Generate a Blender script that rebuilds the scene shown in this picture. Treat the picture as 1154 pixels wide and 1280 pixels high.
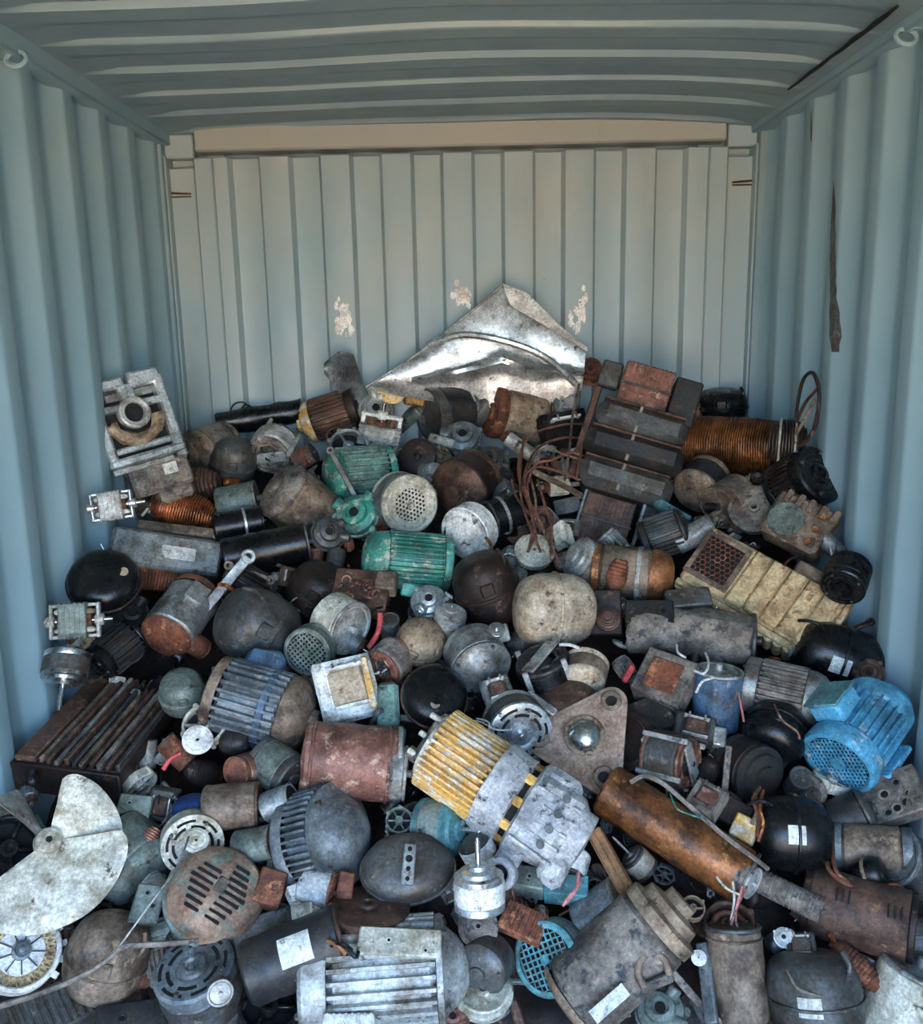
import bpy, math, random
from math import sin, cos, pi, radians, sqrt, atan2
from mathutils import Vector, Matrix, Euler, noise
import bmesh
for o in list(bpy.data.objects): bpy.data.objects.remove(o)
SC = bpy.context.scene; COL = SC.collection

# ------------------------------------------------------------------ camera
FPX = 1120.0; CX, CY = 577.0, 640.0
CAM = Vector((0.01, -3.71, 1.635))
_p, _y, _r = radians(11.85), radians(0.51), radians(1.15)
FW = Vector((-sin(_y)*cos(_p), cos(_y)*cos(_p), -sin(_p)))
R0 = Vector((cos(_y), sin(_y), 0)); U0 = R0.cross(FW)
RT = R0*cos(_r) - U0*sin(_r); UP = U0*cos(_r) + R0*sin(_r)
cd = bpy.data.cameras.new('camera'); cam = bpy.data.objects.new('camera', cd); COL.objects.link(cam)
cd.sensor_fit = 'HORIZONTAL'; cd.sensor_width = 36; cd.lens = 36*FPX/1154; cd.clip_start = .05; cd.clip_end = 300
_m = Matrix((RT, UP, -FW)).transposed().to_4x4(); _m.translation = CAM; cam.matrix_world = _m
SC.camera = cam

# ------------------------------------------------------------------ light
W = bpy.data.worlds.new('sky'); SC.world = W; W.use_nodes = True
nt = W.node_tree; bg = nt.nodes['Background']
sk = nt.nodes.new('ShaderNodeTexSky'); sk.sky_type = 'NISHITA'; sk.sun_disc = False
sk.sun_elevation = radians(48); sk.sun_rotation = radians(100); sk.dust_density = 1.2
hs = nt.nodes.new('ShaderNodeMix'); hs.data_type = 'RGBA'; hs.blend_type = 'MULTIPLY'; hs.inputs[0].default_value = 1
hs.inputs[7].default_value = (.90, .99, 1.10, 1); nt.links.new(sk.outputs[0], hs.inputs[6])
nt.links.new(hs.outputs[2], bg.inputs[0]); bg.inputs[1].default_value = 0.40
sl = bpy.data.lights.new('sun', 'SUN'); sl.energy = 10; sl.angle = radians(1); sl.color = (1, .84, .66)
so = bpy.data.objects.new('sun', sl); COL.objects.link(so)
so.rotation_euler = Vector((.75, -.12, 1.0)).to_track_quat('Z', 'Y').to_euler()
YF = -4.7                                    # the open end of the container
pl = bpy.data.lights.new('door_portal', 'AREA'); pl.shape = 'RECTANGLE'; pl.size = 2.33; pl.size_y = 2.38
pl.cycles.is_portal = True
po = bpy.data.objects.new('door_portal', pl); COL.objects.link(po)
po.location = (0, YF, 1.19); po.rotation_euler = (radians(90), 0, 0)
SC.view_settings.view_transform = 'Standard'; SC.view_settings.look = 'None'
SC.view_settings.gamma = 1; SC.view_settings.use_curve_mapping = False
SC.view_settings.exposure = 2.34

# ------------------------------------------------------------------ materials
def lin(h):
    h = h.lstrip('#'); c = [int(h[i:i+2], 16)/255 for i in (0, 2, 4)]
    return tuple((x/12.92 if x <= .04045 else ((x+.055)/1.055)**2.4) for x in c) + (1,)
#      main, dirt, chip, dirt amount, chip amount, metal, rough, bump
PAL = {
 'grey':   ('#8b9191', '#5a5147', '#3a2e26', .50, .28, .45, .45, .5),
 'lgrey':  ('#b4b7b4', '#7c7366', '#4a4038', .42, .22, .35, .48, .5),
 'silver': ('#c3c8ca', '#8b8a86', '#4d4a46', .30, .18, .75, .30, .25),
 'galv':   ('#979c9b', '#5e5a52', '#6d4830', .40, .22, .55, .42, .4),
 'dgrey':  ('#5b5e5e', '#483f36', '#8b8577', .50, .18, .40, .42, .5),
 'char':   ('#2c2f33', '#3d352d', '#6c655b', .45, .14, .30, .40, .5),
 'black':  ('#101215', '#211f1d', '#5d5a55', .30, .08, .20, .22, .3),
 'void':   ('#08080a', '#0c0b0b', '#141210', .30, .05, .00, .80, .2),  # near black; paints shade inside openings and gaps, also colours a wire and winding
 'brown':  ('#6a4a3b', '#3b2a22', '#8b6a4d', .50, .25, .25, .50, .6),
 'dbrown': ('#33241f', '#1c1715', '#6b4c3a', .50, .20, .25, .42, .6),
 'rust':   ('#85482a', '#4a2c1f', '#b3744a', .50, .25, .15, .62, .7),
 'redrust':('#8d5a49', '#5b3a2e', '#b59480', .45, .30, .20, .48, .5),
 'orange': ('#a3632a', '#5b3519', '#d08b45', .45, .25, .30, .42, .5),
 'copper': ('#a4551a', '#4c2812', '#d68a3a', .45, .22, .55, .30, .5),
 'varnish':('#94561f', '#3f2614', '#c78238', .50, .20, .40, .30, .4),
 'wire':   ('#97614b', '#5d3b30', '#c08a6c', .40, .20, .45, .42, .2),
 'tan':    ('#a18b70', '#6e5844', '#4b372a', .45, .30, .15, .55, .5),
 'dtan':   ('#8a7663', '#4c3c30', '#a28a70', .50, .25, .20, .55, .6),
 'mud':    ('#93877a', '#5b5148', '#40444a', .50, .32, .15, .60, .7),
 'beige':  ('#c9ad7c', '#94734a', '#6b4b2f', .42, .30, .05, .62, .6),
 'pale':   ('#bfae95', '#8f7558', '#54402f', .35, .25, .10, .50, .5),
 'cream':  ('#cbc8b8', '#8b8168', '#4d4334', .40, .20, .10, .50, .4),
 'white':  ('#e2e1dc', '#a8a39a', '#55504a', .25, .20, .05, .50, .5),
 'stone':  ('#bbbab8', '#83868b', '#3d3f44', .40, .26, .25, .55, .8),
 'green':  ('#2a8f7c', '#35594f', '#b4b3a2', .42, .34, .10, .42, .4),
 'sea':    ('#7fa79a', '#4d625a', '#2c3a36', .45, .20, .15, .48, .4),
 'ggrey':  ('#7d8a82', '#545b52', '#33352f', .45, .22, .25, .48, .5),
 'teal':   ('#4d8f97', '#4b5f5e', '#9aa59e', .40, .25, .15, .45, .4),
 'bgrey':  ('#7d8588', '#56585a', '#a8a9a6', .45, .22, .40, .42, .5),
 'blue':   ('#446a8a', '#3f4a58', '#7f8b96', .42, .20, .15, .42, .4),
 'dblue':  ('#123f7c', '#1b2c4a', '#3d5a86', .30, .15, .10, .38, .3),
 'bblue':  ('#3f9cc0', '#3b7088', '#b3bfc2', .34, .26, .10, .38, .3),
 'yellow': ('#deaa45', '#b98f55', '#d6cfc0', .30, .42, .05, .50, .5),
 'dyellow':('#b8801c', '#6b4218', '#d8a840', .45, .30, .10, .50, .6),
 'red':    ('#b8262a', '#6d1f1e', '#d9645a', .25, .15, .00, .45, .2),
 'pink':   ('#d97a78', '#a85450', '#e9aaa2', .25, .15, .00, .45, .2),
 'pinktan':('#a8907f', '#7c5f50', '#6a4a3a', .40, .22, .35, .42, .4),
 'rustpaint':('#a5866e', '#7b5440', '#6f8272', .45, .34, .20, .55, .7),
 'wood':   ('#96693c', '#5a3c22', '#c19a66', .45, .25, .00, .65, .8),
 'label':  ('#dcdcd6', '#9a958a', '#6c675f', .30, .22, .00, .55, .1),
 'chrome': ('#c9ccce', '#8a8884', '#5a554f', .20, .10, .95, .16, .1),
}
MATS = {}
def M(k):
    if k in MATS: return MATS[k]
    c1, c2, c3, da, ca, me, ro, bu = PAL[k]
    m = bpy.data.materials.new(k); m.use_nodes = True; t = m.node_tree; N = t.nodes; Lk = t.links
    b = N['Principled BSDF']
    tc = N.new('ShaderNodeTexCoord'); oi = N.new('ShaderNodeObjectInfo')
    mu = N.new('ShaderNodeMath'); mu.operation = 'MULTIPLY'; mu.inputs[1].default_value = 37
    Lk.new(oi.outputs['Random'], mu.inputs[0])
    ad = N.new('ShaderNodeVectorMath'); ad.operation = 'ADD'
    Lk.new(tc.outputs['Object'], ad.inputs[0]); Lk.new(mu.outputs[0], ad.inputs[1])
    def nz(s, d, r):
        n = N.new('ShaderNodeTexNoise'); n.inputs['Scale'].default_value = s; n.inputs['Detail'].default_value = d
        n.inputs['Roughness'].default_value = r; Lk.new(ad.outputs[0], n.inputs['Vector']); return n.outputs['Fac']
    def rng(x, a, bb, to0=0., to1=1.):
        r = N.new('ShaderNodeMapRange'); r.inputs[1].default_value = a; r.inputs[2].default_value = bb
        r.inputs[3].default_value = to0; r.inputs[4].default_value = to1; Lk.new(x, r.inputs[0]); return r.outputs[0]
    def mix(f, a, bb):
        x = N.new('ShaderNodeMix'); x.data_type = 'RGBA'; Lk.new(f, x.inputs[0])
        for s, i in ((a, 6), (bb, 7)):
            if isinstance(s, tuple): x.inputs[i].default_value = s
            else: Lk.new(s, x.inputs[i])
        return x.outputs[2]
    n1 = nz(13, 6, .72); n2 = nz(24, 9, .74); n3 = nz(120, 5, .72); n4 = nz(8, 7, .7)
    d = rng(n1, .58-da*.35, .74-da*.25)
    c = rng(n2, .65-ca*.35, .72-ca*.33)
    col = mix(d, lin(c1), lin(c2)); col = mix(c, col, lin(c3))
    v = N.new('ShaderNodeHueSaturation'); Lk.new(col, v.inputs['Color']); mm = N.new('ShaderNodeMath'); mm.operation = 'MULTIPLY'; Lk.new(rng(n3, .32, .68, .62, 1.38), mm.inputs[0]); Lk.new(rng(n4, .46, .62, 1.28, .72), mm.inputs[1])
    Lk.new(mm.outputs[0], v.inputs['Value']); v.inputs['Saturation'].default_value = .92
    Lk.new(v.outputs[0], b.inputs['Base Color'])
    b.inputs['Metallic'].default_value = me
    Lk.new(rng(n2, .35, .7, ro*.75, min(1, ro*1.5+.1)), b.inputs['Roughness'])
    bp = N.new('ShaderNodeBump'); bp.inputs['Strength'].default_value = bu; bp.inputs['Distance'].default_value = .004
    Lk.new(n2, bp.inputs['Height']); Lk.new(bp.outputs[0], b.inputs['Normal'])
    MATS[k] = m; return m

def wallmat(name, base, chip, spec=.0):
    m = bpy.data.materials.new(name); m.use_nodes = True; t = m.node_tree; N = t.nodes; Lk = t.links
    b = N['Principled BSDF']; tc = N.new('ShaderNodeTexCoord')
    def nz(s, d, r, sc=None):
        n = N.new('ShaderNodeTexNoise'); n.inputs['Scale'].default_value = s; n.inputs['Detail'].default_value = d
        n.inputs['Roughness'].default_value = r
        if sc:
            mp = N.new('ShaderNodeMapping'); mp.inputs['Scale'].default_value = sc
            Lk.new(tc.outputs['Object'], mp.inputs[0]); Lk.new(mp.outputs[0], n.inputs['Vector'])
        else: Lk.new(tc.outputs['Object'], n.inputs['Vector'])
        return n.outputs['Fac']
    def rng(x, a, bb, c=0., d=1.):
        r = N.new('ShaderNodeMapRange'); r.inputs[1].default_value = a; r.inputs[2].default_value = bb
        r.inputs[3].default_value = c; r.inputs[4].default_value = d; Lk.new(x, r.inputs[0]); return r.outputs[0]
    def mix(f, a, bb):
        x = N.new('ShaderNodeMix'); x.data_type = 'RGBA'; Lk.new(f, x.inputs[0])
        for s, i in ((a, 6), (bb, 7)):
            if isinstance(s, tuple): x.inputs[i].default_value = s
            else: Lk.new(s, x.inputs[i])
        return x.outputs[2]
    b1, b2 = base
    col = mix(rng(nz(2.2, 4, .6), .35, .65), lin(b1), lin(b2))
    col = mix(rng(nz(5, 6, .7, (1, 1, .25)), .58, .75, 0, .35), col, lin('#8a8878'))
    col = mix(rng(nz(14, 8, .75), .70, .73, 0, .8), col, lin(chip))
    Lk.new(col, b.inputs['Base Color']); b.inputs['Metallic'].default_value = 0
    Lk.new(rng(nz(6, 4, .6), .3, .7, .38, .6), b.inputs['Roughness'])
    bp = N.new('ShaderNodeBump'); bp.inputs['Strength'].default_value = .25; bp.inputs['Distance'].default_value = .01
    Lk.new(nz(5, 5, .6), bp.inputs['Height']); Lk.new(bp.outputs[0], b.inputs['Normal'])
    return m
MW = wallmat('wall_paint', ('#93b0ba', '#87a8b5'), '#5b5a52')
MWB = wallmat('back_wall_paint', ('#a5b2b3', '#92adb7'), '#6a655a')
MT = wallmat('roof_paint', ('#869fa5', '#7891a0'), '#5b5a52')
MH = wallmat('header_paint', ('#a5a9a2', '#a0a8a4'), '#8d7f6a')

# ------------------------------------------------------------------ mesh helper
U = 1.0
class MB:
    def __init__(s): s.v = []; s.f = []
    def add(s, vs, fs, T=None):
        o = len(s.v)
        s.v += [(T @ Vector(v)) if T is not None else Vector(v) for v in vs]
        s.f += [tuple(i+o for i in f) for f in fs]; return s
    def lathe(s, prof, seg=32, T=None, sx=1., sy=1., a0=0., a1=360.):
        full = abs(a1-a0) >= 359.9; vs = []; fs = []; n = seg if full else seg+1; rows = []
        for r, z in prof:
            if r <= 1e-6: rows.append([len(vs)]); vs.append((0, 0, z))
            else:
                rows.append(list(range(len(vs), len(vs)+n)))
                for k in range(n):
                    a = radians(a0+(a1-a0)*k/seg); vs.append((r*cos(a)*sx, r*sin(a)*sy, z))
        for A, B in zip(rows, rows[1:]):
            for k in range(seg):
                k2 = (k+1) % n
                if len(A) == 1 and len(B) == 1: continue
                if len(A) == 1: fs.append((A[0], B[k2], B[k]))
                elif len(B) == 1: fs.append((A[k], A[k2], B[0]))
                else: fs.append((A[k], A[k2], B[k2], B[k]))
        return s.add(vs, fs, T)
    def cyl(s, r, z0, z1, seg=24, b=None, T=None, sub=1, r2=None):
        r2 = r if r2 is None else r2; b = min(r, r2, abs(z1-z0)/2)*.15 if b is None else b
        pr = [(0, z0), (r-b, z0), (r, z0+b)] + [(r+(r2-r)*k/sub, z0+b+(z1-z0-2*b)*k/sub) for k in range(1, sub)] + [(r2, z1-b), (r2-b, z1), (0, z1)]
        return s.lathe(pr, seg, T)
    def ring(s, ro, ri, z0, z1, seg=32, T=None, **k):
        b = min((ro-ri)*.2, (z1-z0)*.25)
        return s.lathe([(ri, z0), (ro-b, z0), (ro, z0+b), (ro, z1-b), (ro-b, z1), (ri+b, z1), (ri, z1-b), (ri, z0)], seg, T, **k)
    def torus(s, R, r, z=0, seg=32, n=8, T=None, sx=1., sy=1., a0=0., a1=360.):
        pr = [(R+r*cos(2*pi*k/n), z+r*sin(2*pi*k/n)) for k in range(n+1)]
        return s.lathe(pr, seg, T, sx, sy, a0, a1)
    def box(s, c, d, b=None, T=None, rot=None):
        hx, hy, hz = d[0]/2, d[1]/2, d[2]/2; b = min(hx, hy, hz)*.18 if b is None else min(b, hx*.95, hy*.95, hz*.95)
        H = (hx, hy, hz); vs = []; ix = {}
        for sx in (-1, 1):
            for sy in (-1, 1):
                for sz in (-1, 1):
                    for a in range(3):
                        p = [sg*(H[i] if i == a else H[i]-b) for i, sg in enumerate((sx, sy, sz))]
                        ix[(sx, sy, sz, a)] = len(vs); vs.append(p)
        fs = []
        for a in range(3):
            p, q = [i for i in range(3) if i != a]
            for sg in (-1, 1):
                f = []
                for u, w in ((-1, -1), (1, -1), (1, 1), (-1, 1)):
                    k = [0, 0, 0]; k[a] = sg; k[p] = u; k[q] = w; f.append(ix[(*k, a)])
                fs.append(f)
            for u in (-1, 1):
                for w in (-1, 1):
                    k1 = [0]*3; k2 = [0]*3; k1[p] = k2[p] = u; k1[q] = k2[q] = w; k1[a] = -1; k2[a] = 1
                    fs.append((ix[(*k1, p)], ix[(*k2, p)], ix[(*k2, q)], ix[(*k1, q)]))
        for sx in (-1, 1):
            for sy in (-1, 1):
                for sz in (-1, 1): fs.append(tuple(ix[(sx, sy, sz, a)] for a in range(3)))
        X = Matrix.Translation(c)
        if rot: X = X @ Euler([radians(q) for q in rot]).to_matrix().to_4x4()
        return s.add(vs, fs, (T @ X) if T is not None else X)
    def prism(s, pts, z0, z1, T=None):
        n = len(pts); vs = [(x, y, z0) for x, y in pts]+[(x, y, z1) for x, y in pts]
        fs = [tuple(range(n-1, -1, -1)), tuple(range(n, 2*n))]+[(k, (k+1) % n, n+(k+1) % n, n+k) for k in range(n)]
        return s.add(vs, fs, T)
    def tube(s, pts, r, seg=8, smooth=0, T=None, flat=1.):
        pts = [Vector(p) for p in pts]
        if smooth: pts = crom(pts, smooth)
        vs = []; fs = []; ref = Vector((.31, .2, .93))
        for i, p in enumerate(pts):
            d = (pts[min(i+1, len(pts)-1)]-pts[max(i-1, 0)])
            if d.length < 1e-9: d = Vector((0, 0, 1))
            d.normalize(); a = d.cross(ref)
            if a.length < .05: a = d.cross(Vector((1, 0, 0)))
            a.normalize(); b = d.cross(a)
            rr = r[i*len(r)//len(pts)] if isinstance(r, (list, tuple)) else r
            for k in range(seg):
                t = 2*pi*k/seg; vs.append(p + a*cos(t)*rr + b*sin(t)*rr*flat)
        n = len(pts)
        for i in range(n-1):
            for k in range(seg):
                k2 = (k+1) % seg; fs.append((i*seg+k, i*seg+k2, (i+1)*seg+k2, (i+1)*seg+k))
        fs.append(tuple(range(seg-1, -1, -1))); fs.append(tuple(range((n-1)*seg, n*seg)))
        return s.add(vs, fs, T)
    def ball(s, r, c=(0, 0, 0), seg=20, sx=1., sy=1., sz=1., T=None, pw=1.):
        n = seg//2; pr = []
        for k in range(n+1):
            t = -pi/2+pi*k/n; cr, sr = abs(cos(t))**pw, abs(sin(t))**pw*(1 if t >= 0 else -1)
            pr.append((0 if k in (0, n) else r*cr, r*sz*sr))
        X = Matrix.Translation(c)
        return s.lathe(pr, seg, (T @ X) if T is not None else X, sx, sy)
    def perf(s, R, p, h, z, dz=2, sq=False, hexa=False, T=None):
        n = int(R/p)+1; no = 4 if sq else 8
        for i in range(-n, n+1):
            for j in range(-n, n+1):
                x = i*p+(p/2 if hexa and j % 2 else 0); y = j*p
                if hexa and max(abs(x)*.5+abs(y)*.866, abs(x)) > R: continue
                if not hexa and sqrt(x*x+y*y) > R-p*.3: continue
                vs = []; fs = []
                for k in range(8):
                    a = pi/4*k; m = p/2/max(abs(cos(a)), abs(sin(a)))
                    if sq: hh = h/max(abs(cos(a)), abs(sin(a)))
                    else: hh = h
                    vs += [(x+m*cos(a), y+m*sin(a), z), (x+hh*cos(a), y+hh*sin(a), z), (x+hh*cos(a), y+hh*sin(a), z-dz)]
                for k in range(8):
                    a, b = k*3, (k+1) % 8*3; fs += [(a, b, b+1, a+1), (a+1, b+1, b+2, a+2)]
                s.add(vs, fs, T)
        return s
    def fins(s, n, r0, r1, z0, z1, t=1.6, a0=0, a1=360, T=None):
        for k in range(n):
            a = a0+(a1-a0)*(k+.5)/n
            X = Matrix.Rotation(radians(a), 4, 'Z')
            if T is not None: X = T @ X
            s.box(((r0+r1)/2, 0, (z0+z1)/2), (r1-r0+1, t, z1-z0), .3, X)
        return s
    def dent(s, amt, sc=.05, seed=0):
        o = Vector((seed*7.3, seed*3.1, seed*1.7))
        s.v = [v + noise.noise_vector(v*sc+o)*amt + noise.noise_vector(v*sc*3+o)*amt*.35 for v in s.v]; return s
    def mesh(s, name, mat, scale=None, ang=38, up=False):
        me = bpy.data.meshes.new(name); k = U if scale is None else scale
        me.from_pydata([tuple(v*k) for v in s.v], [], s.f)
        bm = bmesh.new(); bm.from_mesh(me); bmesh.ops.recalc_face_normals(bm, faces=bm.faces); bm.to_mesh(me); bm.free()
        me.shade_smooth(); me.set_sharp_from_angle(angle=radians(ang))
        me.materials.append(M(mat) if isinstance(mat, str) else mat); return me
    def build(s, name, mat, parent=None, label=None, **k):
        o = bpy.data.objects.new(name, s.mesh(name, mat, **k)); COL.objects.link(o)
        if parent is not None: o.parent = parent
        if label: o['label'] = label
        return o
def crom(P, n):
    out = []
    for i in range(len(P)-1):
        p0, p1, p2, p3 = P[max(i-1, 0)], P[i], P[i+1], P[min(i+2, len(P)-1)]
        for k in range(n):
            t = k/n; out.append(.5*((2*p1)+(p2-p0)*t+(2*p0-5*p1+4*p2-p3)*t*t+(3*p1-p0-3*p2+p3)*t**3))
    return out+[P[-1]]
def struct(name, mb, mat, parent=None):
    o = mb.build(name, mat, parent, scale=1)
    if parent is None: o['kind'] = 'structure'
    return o

# ------------------------------------------------------------------ container
HW, H = 1.17, 2.38
def profile_wall(c0, c1, pitch, flat, slope, depth, start):
    """corrugation profile: list of (coordinate, depth) from c0 to c1"""
    pts = []; c = start
    inn = pitch-flat-2*slope
    while c < c1+pitch:
        for q, d in ((c, 0), (c+flat, 0), (c+flat+slope, depth), (c+flat+slope+inn, depth)): pts.append((q, d))
        c += pitch
    P = [p for p in pts if c0 <= p[0] <= c1]
    return [(c0, P[0][1])]+P+[(c1, P[-1][1])]
def roundp(P, e):
    out = [P[0]]
    for a, b, c in zip(P, P[1:], P[2:]):
        a, b, c = Vector(a), Vector(b), Vector(c)
        for q in (a, ):
            pass
        d1 = (a-b); d2 = (c-b); l1 = min(e, d1.length*.45); l2 = min(e, d2.length*.45)
        if d1.length < 1e-6 or d2.length < 1e-6: continue
        p1 = b+d1.normalized()*l1; p2 = b+d2.normalized()*l2
        out += [tuple(p1), tuple((p1+p2)*.25+b*.5), tuple(p2)]
    return out+[P[-1]]
def extrude(P, fn, z0, z1, nz=1, th=.004, off=None):
    """P profile points, fn(c, d, z) -> xyz; a sheet with a back face th behind"""
    mb = MB(); n = len(P); vs = []; fs = []
    for k in range(nz+1):
        z = z0+(z1-z0)*k/nz
        for c, d in P: vs.append(fn(c, d, z))
    for k in range(nz):
        for i in range(n-1): fs.append((k*n+i, k*n+i+1, (k+1)*n+i+1, (k+1)*n+i))
    base = len(vs)
    for k in range(nz+1):
        z = z0+(z1-z0)*k/nz
        for c, d in P: vs.append(fn(c, d+th, z))
    for k in range(nz):
        for i in range(n-1): fs.append((base+k*n+i, base+(k+1)*n+i, base+(k+1)*n+i+1, base+k*n+i+1))
    for i in range(n-1):
        fs.append((i, base+i, base+i+1, i+1)); q = nz*n
        fs.append((q+i, q+i+1, base+q+i+1, base+q+i))
    return mb.add(vs, fs)
# back wall (vertical recesses)
Pb = roundp(profile_wall(-.97, .97, .2395, .112, .012, .042, -1.2655), .006)
wb = struct('wall_back', extrude(Pb, lambda c, d, z: (c, d+.003*noise.noise(Vector((c*3, 0, z*2))), z), 0, H-.09, 24), MWB)
Ps = roundp(profile_wall(YF, -.02, .262, .072, .060, .044, YF-.1), .009)
struct('wall_left', extrude(Ps, lambda c, d, z: (-HW-d-.004*noise.noise(Vector((7, c*3, z*2))), c, z), 0, H+.02, 24), MW)
Ps2 = roundp(profile_wall(YF, -.02, .262, .072, .060, .044, YF-.04), .009)
struct('wall_right', extrude(Ps2, lambda c, d, z: (HW+d+.004*noise.noise(Vector((3, c*3, z*2))), c, z), 0, H+.02, 24), MW)
# roof: cross corrugations that fade out before the side rails
def roof():
    mb = MB(); nx, ny = 40, 900; vs = []; fs = []
    for j in range(ny+1):
        y = YF+(.06-YF)*j/ny
        for i in range(nx+1):
            x = -HW-.02+(2*HW+.04)*i/nx
            e = min(1, max(0, (HW-.03-abs(x))/.16)); e = e*e*(3-2*e)
            yy = y; ys = y - .022*sin(x*2.2+.6) - .018*noise.noise(Vector((x*1.5, y*.7, 2)))
            ph = ((yy+.12) % .272)/.272
            h = 1 if ph < .30 else (1-(ph-.30)/.035 if ph < .335 else (0 if ph < .62 else ((ph-.62)/.30 if ph < .92 else 1)))
            h = h*h*(3-2*h)
            z = H+.002 + e*(.017*h) + .014*cos(x*1.3) - .02*max(0, (x-.55))**2*3 + .010*noise.noise(Vector((x*1.2, y*1.6, 5)))
            vs.append((x, min(.08, ys), z))
    n = nx+1
    for j in range(ny):
        for i in range(nx): fs.append((j*n+i, j*n+i+1, (j+1)*n+i+1, (j+1)*n+i))
    b = len(vs); vs += [(x, y, z+.012) for x, y, z in vs]
    fs += [tuple(b+q for q in reversed(f)) for f in fs]
    return mb.add(vs, fs)
struct('ceiling', roof(), MT)
struct('floor', MB().box((0, YF/2, -.06), (2*HW+.12, -YF+.1, .12), .002), wallmat('floor_board', ('#57504a', '#453f3a'), '#2c2825'))
# rails, header and posts, then unseen panels added to block light leaks
struct('trim_1', MB().box((-HW+.002, YF/2+.02, H-.005), (.075, -YF+.1, .075), .006), MW)
struct('trim_2', MB().box((HW-.002, YF/2+.02, H-.005), (.075, -YF+.1, .075), .006), MW)
struct('trim_3', MB().box((0, .03, H-.008), (2.07, .09, .122), .008), MH)
for n_, s_ in (('trim_4', -1), ('trim_5', 1)):
    mb = MB().box((s_*1.005, .012, H/2-.045), (.075, .06, H-.09), .006)
    mb.box((s_*1.098, .055, H/2-.06), (.125, .06, H-.12), .006)
    mb.box((s_*1.10, .03, H-.045), (.115, .06, .09), .006)
    mb.box((s_*1.165, .03, H/2-.04), (.034, .10, H-.08), .004).box((s_*1.10, .10, H/2), (.32, .05, H+.1), .004)  # corner strips added beside and behind the post to stop light leaking in
    o = struct(n_, mb, MWB)
    tie = MB().tube([(s_*1.15, .02, 2.165), (s_*1.07, .018, 2.16)], .004)
    tie.tube([(s_*1.15, .02, 2.150), (s_*1.07, .018, 2.150)], .003).build('tie_rod', 'brown', o, scale=1)
struct('light_blocker_rear', MB().box((-1.2, .02, H/2), (.09, .12, H), .004).box((1.2, .02, H/2), (.09, .12, H), .004).box((0, .11, H/2), (2.5, .03, H+.12), .004), MT)  # unseen corner fills and rear panel, added to keep stray light out
struct('light_blocker_roof', MB().box((0, YF/2+.05, H+.06), (2.5, -YF+.2, .02), .004), MT)  # unseen skin above the roof, added to block light leaks
# black tube painting in the darkness of the torn gap between roof and right rail
def gap_at(px, py):
    d = FW + RT*((px-CX)/FPX) - UP*((py-CY)/FPX); return CAM+d*((H-.019-CAM.z)/d.z)
struct('gap_shade', MB().tube([gap_at(985+137*k/10, 112-104*k/10+(k % 2)*1.0) for k in range(11)], [.003, .005, .006, .006, .005, .006, .007, .006, .008, .006, .004], 6), M('void'))
# lashing rings high on the side walls
for s_, qx, qy in ((-1, 20, 74), (1, 1133, 46)):
    r_ = bpy.data.objects.new('lashing_ring', None); COL.objects.link(r_); _d = FW + RT*((qx-CX)/FPX) - UP*((qy-CY)/FPX); r_.location = CAM+_d*((s_*(HW-.035)-CAM.x)/_d.x)
    r_['category'] = 'ring'; r_['label'] = ('painted steel lashing ring under the roof rail at far '+('left' if s_ < 0 else 'right'))
    MB().torus(.026, .006, seg=24, T=Matrix.Rotation(radians(58), 4, 'X')).build('loop', MW, r_, scale=1)
    MB().box((s_*.02, 0, .028), (.03, .05, .03), .004).build('lug', MW, r_, scale=1)
# scuffs where primer shows on the back wall
for cx, cz, w_, h_ in ((-.485, 1.66, .05, .13), (-.012, 1.74, .07, .09), (.47, 1.665, .06, .12)):
    mb = MB()
    random.seed(int(cx*1000))
    for k in range(26):
        x = cx+random.gauss(0, w_*.28); z = cz+random.gauss(0, h_*.28); yq = -.003*noise.noise(Vector((x*3, 0, z*2)))+.0006+k*.0001; a = random.uniform(.004, .016)
        mb.prism([(x+a*random.uniform(.5, 1.2)*cos(t), z+a*2*random.uniform(.5, 1.2)*sin(t)) for t in [q*pi/3 for q in range(6)]], yq-.001, yq, Matrix(((1, 0, 0, 0), (0, 0, -1, (.0 if 1 else 0)), (0, 1, 0, 0), (0, 0, 0, 1))))
    o = mb.build('paint_scuff', 'white', wb, scale=1)
# bare strip where the paint has peeled off the right wall
def depth_at(P_, c):
    for (a, da), (b, db) in zip(P_, P_[1:]):
        if a <= c <= b: return da+(db-da)*(c-a)/max(1e-6, b-a)
    return 0
def peel(px, y0, y1, w_, n, seed):
    rg = random.Random(seed); vs = []; fs = []
    for k in range(n+1):
        d = FW + RT*((px-CX)/FPX) - UP*((y0+(y1-y0)*k/n-CY)/FPX); q = CAM+d*((HW+.01-CAM.x)/d.x)
        hw = w_*(.4+.6*min(1, k/3, (n-k)/2+.1))*rg.uniform(.8, 1.15)
        for j in range(5):
            yv = q.y-hw+2*hw*j/4; vs.append((HW+depth_at(Ps2, yv)+.004*noise.noise(Vector((3, yv*3, q.z*2)))-.0012, yv, q.z))
    for k in range(n):
        for j in range(4): fs.append((k*5+j, k*5+j+1, k*5+j+6, k*5+j+5))
    return MB().add(vs, fs)
wr = bpy.data.objects['wall_right']
peel(1045, 226, 440, .022, 22, 3).build('bare_patch', 'dgrey', wr, scale=1)
peel(1019, 140, 176, .008, 6, 4).build('bare_patch', 'dgrey', wr, scale=1)
# ground outside the open end
struct('ground', MB().box((0, YF-20, -.17), (60, 40, .1), .001), wallmat('yard_sand', ('#cfb189', '#c2a076'), '#8a7a62'))
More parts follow.
